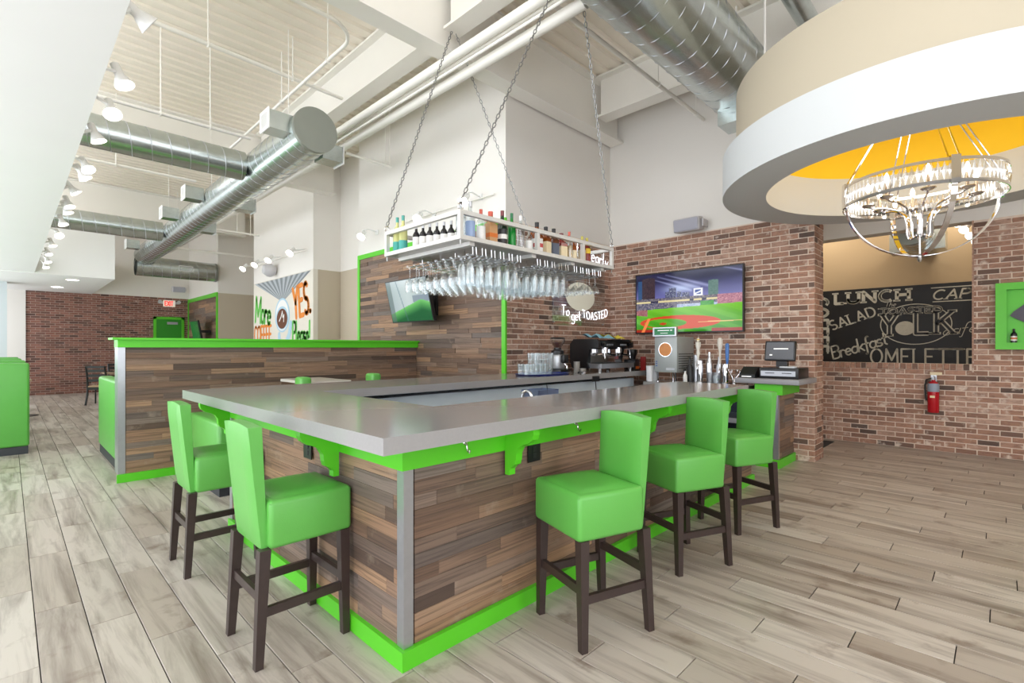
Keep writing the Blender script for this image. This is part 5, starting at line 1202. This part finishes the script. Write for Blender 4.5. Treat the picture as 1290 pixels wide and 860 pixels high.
ys = [(3.29, 3.16), (4.03, 3.11), (4.52, 3.08), (5.33, 3.13), (6.09, 3.08), (6.37, 3.07), (7.35, 3.14), (8.07, 3.13), (8.30, 3.10), (9.07, 3.09), (9.82, 3.05), (11.30, 3.12), (12.47, 3.13), (12.73, 3.02), (13.43, 3.00)]
aims = [(.8, .1, -.5), (.35, -.3, -1), (.1, -.6, -.9), (.4, -.1, -1), (.3, -.5, -.8), (.5, -.2, -.9), (.6, -.1, -.8), (.3, -.3, -1), (.4, -.2, -1), (.3, -.3, -1), (.2, -.6, -.6), (.3, -.3, -1), (.3, -.4, -1), (.3, -.3, -1), (.3, -.3, -1)]
ordn = ['nearest', 'second', 'third', 'fourth', 'fifth', 'sixth', 'seventh', 'eighth', 'ninth', 'tenth', 'eleventh', 'twelfth', 'thirteenth', 'fourteenth', 'farthest']
for k, ((y, zl), a) in enumerate(zip(ys, aims)):
    spot_head('track_light', 'white bell-shaped track light on the soffit edge, %s from us along the row' % ordn[k], (.52, y, zl), a, (-.095, -.05, 3.14 - zl), .72, lit=k != 0)
for k, (x, y) in enumerate(((1.12, 16.4), (.95, 18.6))):
    tag(MB().lathe([(.001, -.006), (.09, -.006), (.10, 0), (.12, -.002), (.12, 0.0)], n=20).build('downlight', M_BULB, None, (x, y, 3.079)), ['recessed round downlight in the far white soffit, nearer one', 'recessed round downlight in the far white soffit, close to the brick wall'][k], 'light')
def gooseneck(label, y, z_, n_y, tilt):
    t = thing('wall_light', label, 'light', (XW, y, z_), 0, 'spot lights on the white wall'); d = Vector((-.55, -tilt, -.55)).normalized(); M = Matrix.Translation((-.28, n_y, -.06)) @ d.to_track_quat('Z', 'Y').to_matrix().to_4x4()
    MB().ring_tube([(0.02, 0, .05), (-.15, n_y * .5, .08), (-.27, n_y, .03)], .01, 8).build('arm', M_WHITE, t)
    MB().lathe([(.001, -.14), (.03, -.14), (.035, -.05), (.075, .03), (.07, .03)], n=18, M=M).build('lamp_head', M_WHITE, t)
    MB().lathe([(.001, .012), (.066, .012)], n=18, M=M).build('lamp_lens', M_BULB, t)
    MB().box(0.0, -.04, 0.01, .02, .04, .09).build('wall_plate', M_WHITE, t)
gooseneck('white spot light on the white wall at the rack left end, above the wood panel', 7.75, 3.36, 0, .3)
gooseneck('white spot light on the white wall above the dark wine bottles', 6.1, 3.36, 0, .3)
gooseneck('white spot light on the white wall near its corner, behind the clear bottles', 5.05, 3.40, 0, .2)
pipe('light_rail', 'thin white rail carrying the spot light near the white wall corner', [(XW - .02, 4.75, 3.42), (XW - .02, 6.9, 3.42)], .01, cat='rail')
for k, y in enumerate((13.75, 12.9, 12.0, 10.75)):
    spot_head('mural_light', ['spot light above the mural, farthest left', 'spot light above the mural, second from the left', 'spot light above the mural, third from the left', 'spot light above the mural, at its right end'][k], (XW - .3, y, 3.42), (-.5, -.35, -.55), (.28, 0, .1), 1.0, group='spot lights over the mural')
pipe('light_rail', 'thin white rail over the mural carrying its spot lights', [(XW - .02, 10.6, 3.5), (XW - .02, 13.85, 3.5)], .012, cat='rail')
t = thing('dome_speaker', 'round white speaker ball on the mural wall under the spot lights', 'speaker', (XW - .16, 12.35, 3.24))
MB().lathe([(.001, -.16), (.10, -.13), (.16, -.03), (.16, .03), (.10, .13), (.001, .16)], n=24, M=Matrix.Rotation(PI / 2, 4, 'Y')).build('ball', M_SPEAKER, t); MB().tube((.1, 0, 0), (.158, 0, 0), .03, 10).build('bracket', M_WHITE, t)
def speaker(label, loc, rz, s=1.0):
    t = thing('wall_speaker', label, 'speaker', loc, rz); M = Matrix.Rotation(math.radians(8), 4, 'X')
    MB().bbox(-.19 * s, -.10 * s, -.095 * s, .19 * s, .07 * s, .095 * s, .025 * s, 3, M).build('cabinet', M_SPEAKER, t)
    MB().bbox(-.175 * s, -.108 * s, -.08 * s, .175 * s, -.09 * s, .08 * s, .008, 2, M).build('grille', M_GRILLE, t)
    MB().box(-.03, .06, -.06, .03, .145, .0).build('bracket', M_STEEL, t); MB().box(.2 * s, -.03, -.05, .225 * s, .12, .05).build('bracket', M_SPEAKER, t)
speaker('pale grey box speaker on the wall above the stadium television', (XT - .13, 3.16, 3.14), R90)
speaker('small pale speaker high on the far wall over the green corner trim', (4.1, 20.1, 3.4), 0)

# ---------------------------------------------------------------- right-hand wall
fe = thing('fire_extinguisher', 'red fire extinguisher hanging on the brick wall under the sign', 'extinguisher', (HX - .085, .66, .53))
MB().lathe([(.001, 0), (.055, 0), (.062, .01), (.062, .36), (.05, .40), (.02, .425), (.02, .44), (.001, .44)], n=22).build('cylinder', mat('extinguisher_red', (186, 22, 36), .25), fe)
MB().lathe([(.0632, .28), (.0632, .365), (.056, .392)], n=22).build('paper_label', mat('grey_blue_label', (150, 160, 176), .5), fe)
MB().box(-.066, -.02, .2, -.0625, .03, .23).build('sticker', L_cream, fe)
MB().lathe([(.001, .44), (.022, .44), (.022, .47), (.001, .48)], n=12).box(-.10, -.012, .475, .04, .012, .49).box(-.11, -.01, .45, 0, .01, .46).build('valve_handle', M_STEEL, fe)
MB().ring_tube([(0, .02, .455), (0, .07, .44), (0, .085, .36), (0, .08, .2), (0, .072, .16)], .011, 8).build('hose', M_BLACK, fe)
MB().box(.055, -.03, .3, .083, .03, .5).build('bracket', M_STEEL, fe)
tag(MB().box(HX - .03, .575, 1.03, HX - .003, .70, 1.07).build('extinguisher_tag', L_cream), 'small cream tag on the bricks above the extinguisher', 'tag')
sb = thing('shadow_box', 'green shadow-box frame at the right edge with a grey shirt inside', 'frame', (HX - .004, .06, 1.38), R90)
fw = .85
MB().box(0, -.10, 0, fw, 0, .085).box(0, -.10, .745, fw, 0, .83).box(0, -.10, .085, .10, 0, .745).box(fw - .1, -.10, .085, fw, 0, .745).build('frame', M_GREEN, sb)
MB().box(.1, -.02, .085, fw - .1, 0, .745).build('backing', M_GREEN, sb)
sh = [(.13, .42), (.16, .47), (.26, .56), (.33, .60), (.52, .60), (.59, .56), (.69, .47), (.72, .42), (.64, .36), (.58, .42), (.58, .12), (.27, .12), (.27, .33), (.2, .37)]
tag(MB().prism(sh, 0.0, .03, Matrix(((0, 0, -1, HX - .027), (-1, 0, 0, .06), (0, 1, 0, 1.38), (0, 0, 0, 1)))).build('folded_shirt', mat('grey_shirt', (104, 102, 112), .9, noise=.15, nscale=12)), 'grey folded shirt inside the green frame', 'shirt')
b_ = bottle('small dark bottle with a white label inside the green frame', (HX - .065, -.105, 1.466), .17, .03, G_black, L_white, C_black, lab2=L_orange, name='sauce_bottle', group='none'); del b_['group']
tag(MB().box(7.75, 1.78, -.0075, 8.65, 2.7, .006).build('floor_mat', mat('dark_mat', (62, 64, 68), .9, noise=.15, nscale=60)), 'dark floor mat in the passage behind the brick pier', 'mat')
# duct and lamps seen through the brick opening
duct('hall_duct', 'galvanised duct end with square collar seen through the opening, behind the chandelier', (9.2, .95, 3.12), (10.72, .95, 3.12), .22, cap=(True, False))
MB().box(.75, -.34, -.2, 1.15, .34, .1).build('register_box', M_GALV, bpy.data.objects['hall_duct'])
for k in range(4):
    spot_head('hall_light', ['brightest lamp at the right edge of the brick opening', 'second lamp below the brightest, in the opening', 'third lamp in the opening', 'lowest lamp in the opening'][k], (9.6 + .25 * k, .45 - .06 * k, 3.2 - .06 * k), (-.6, .3, -.5), (0, 0, .25), .8, group='lamps in the hall')
for (x, y) in ((10.0, 2.4), (10.0, .6)):
    l = bpy.data.lights.new('hall_lamp', 'POINT'); l.energy = 20; l.color = (1, .92, .80); l.shadow_soft_size = .15
    lo = bpy.data.objects.new('hall_lamp', l); COL.objects.link(lo); lo.location = (x, y, 3.7)
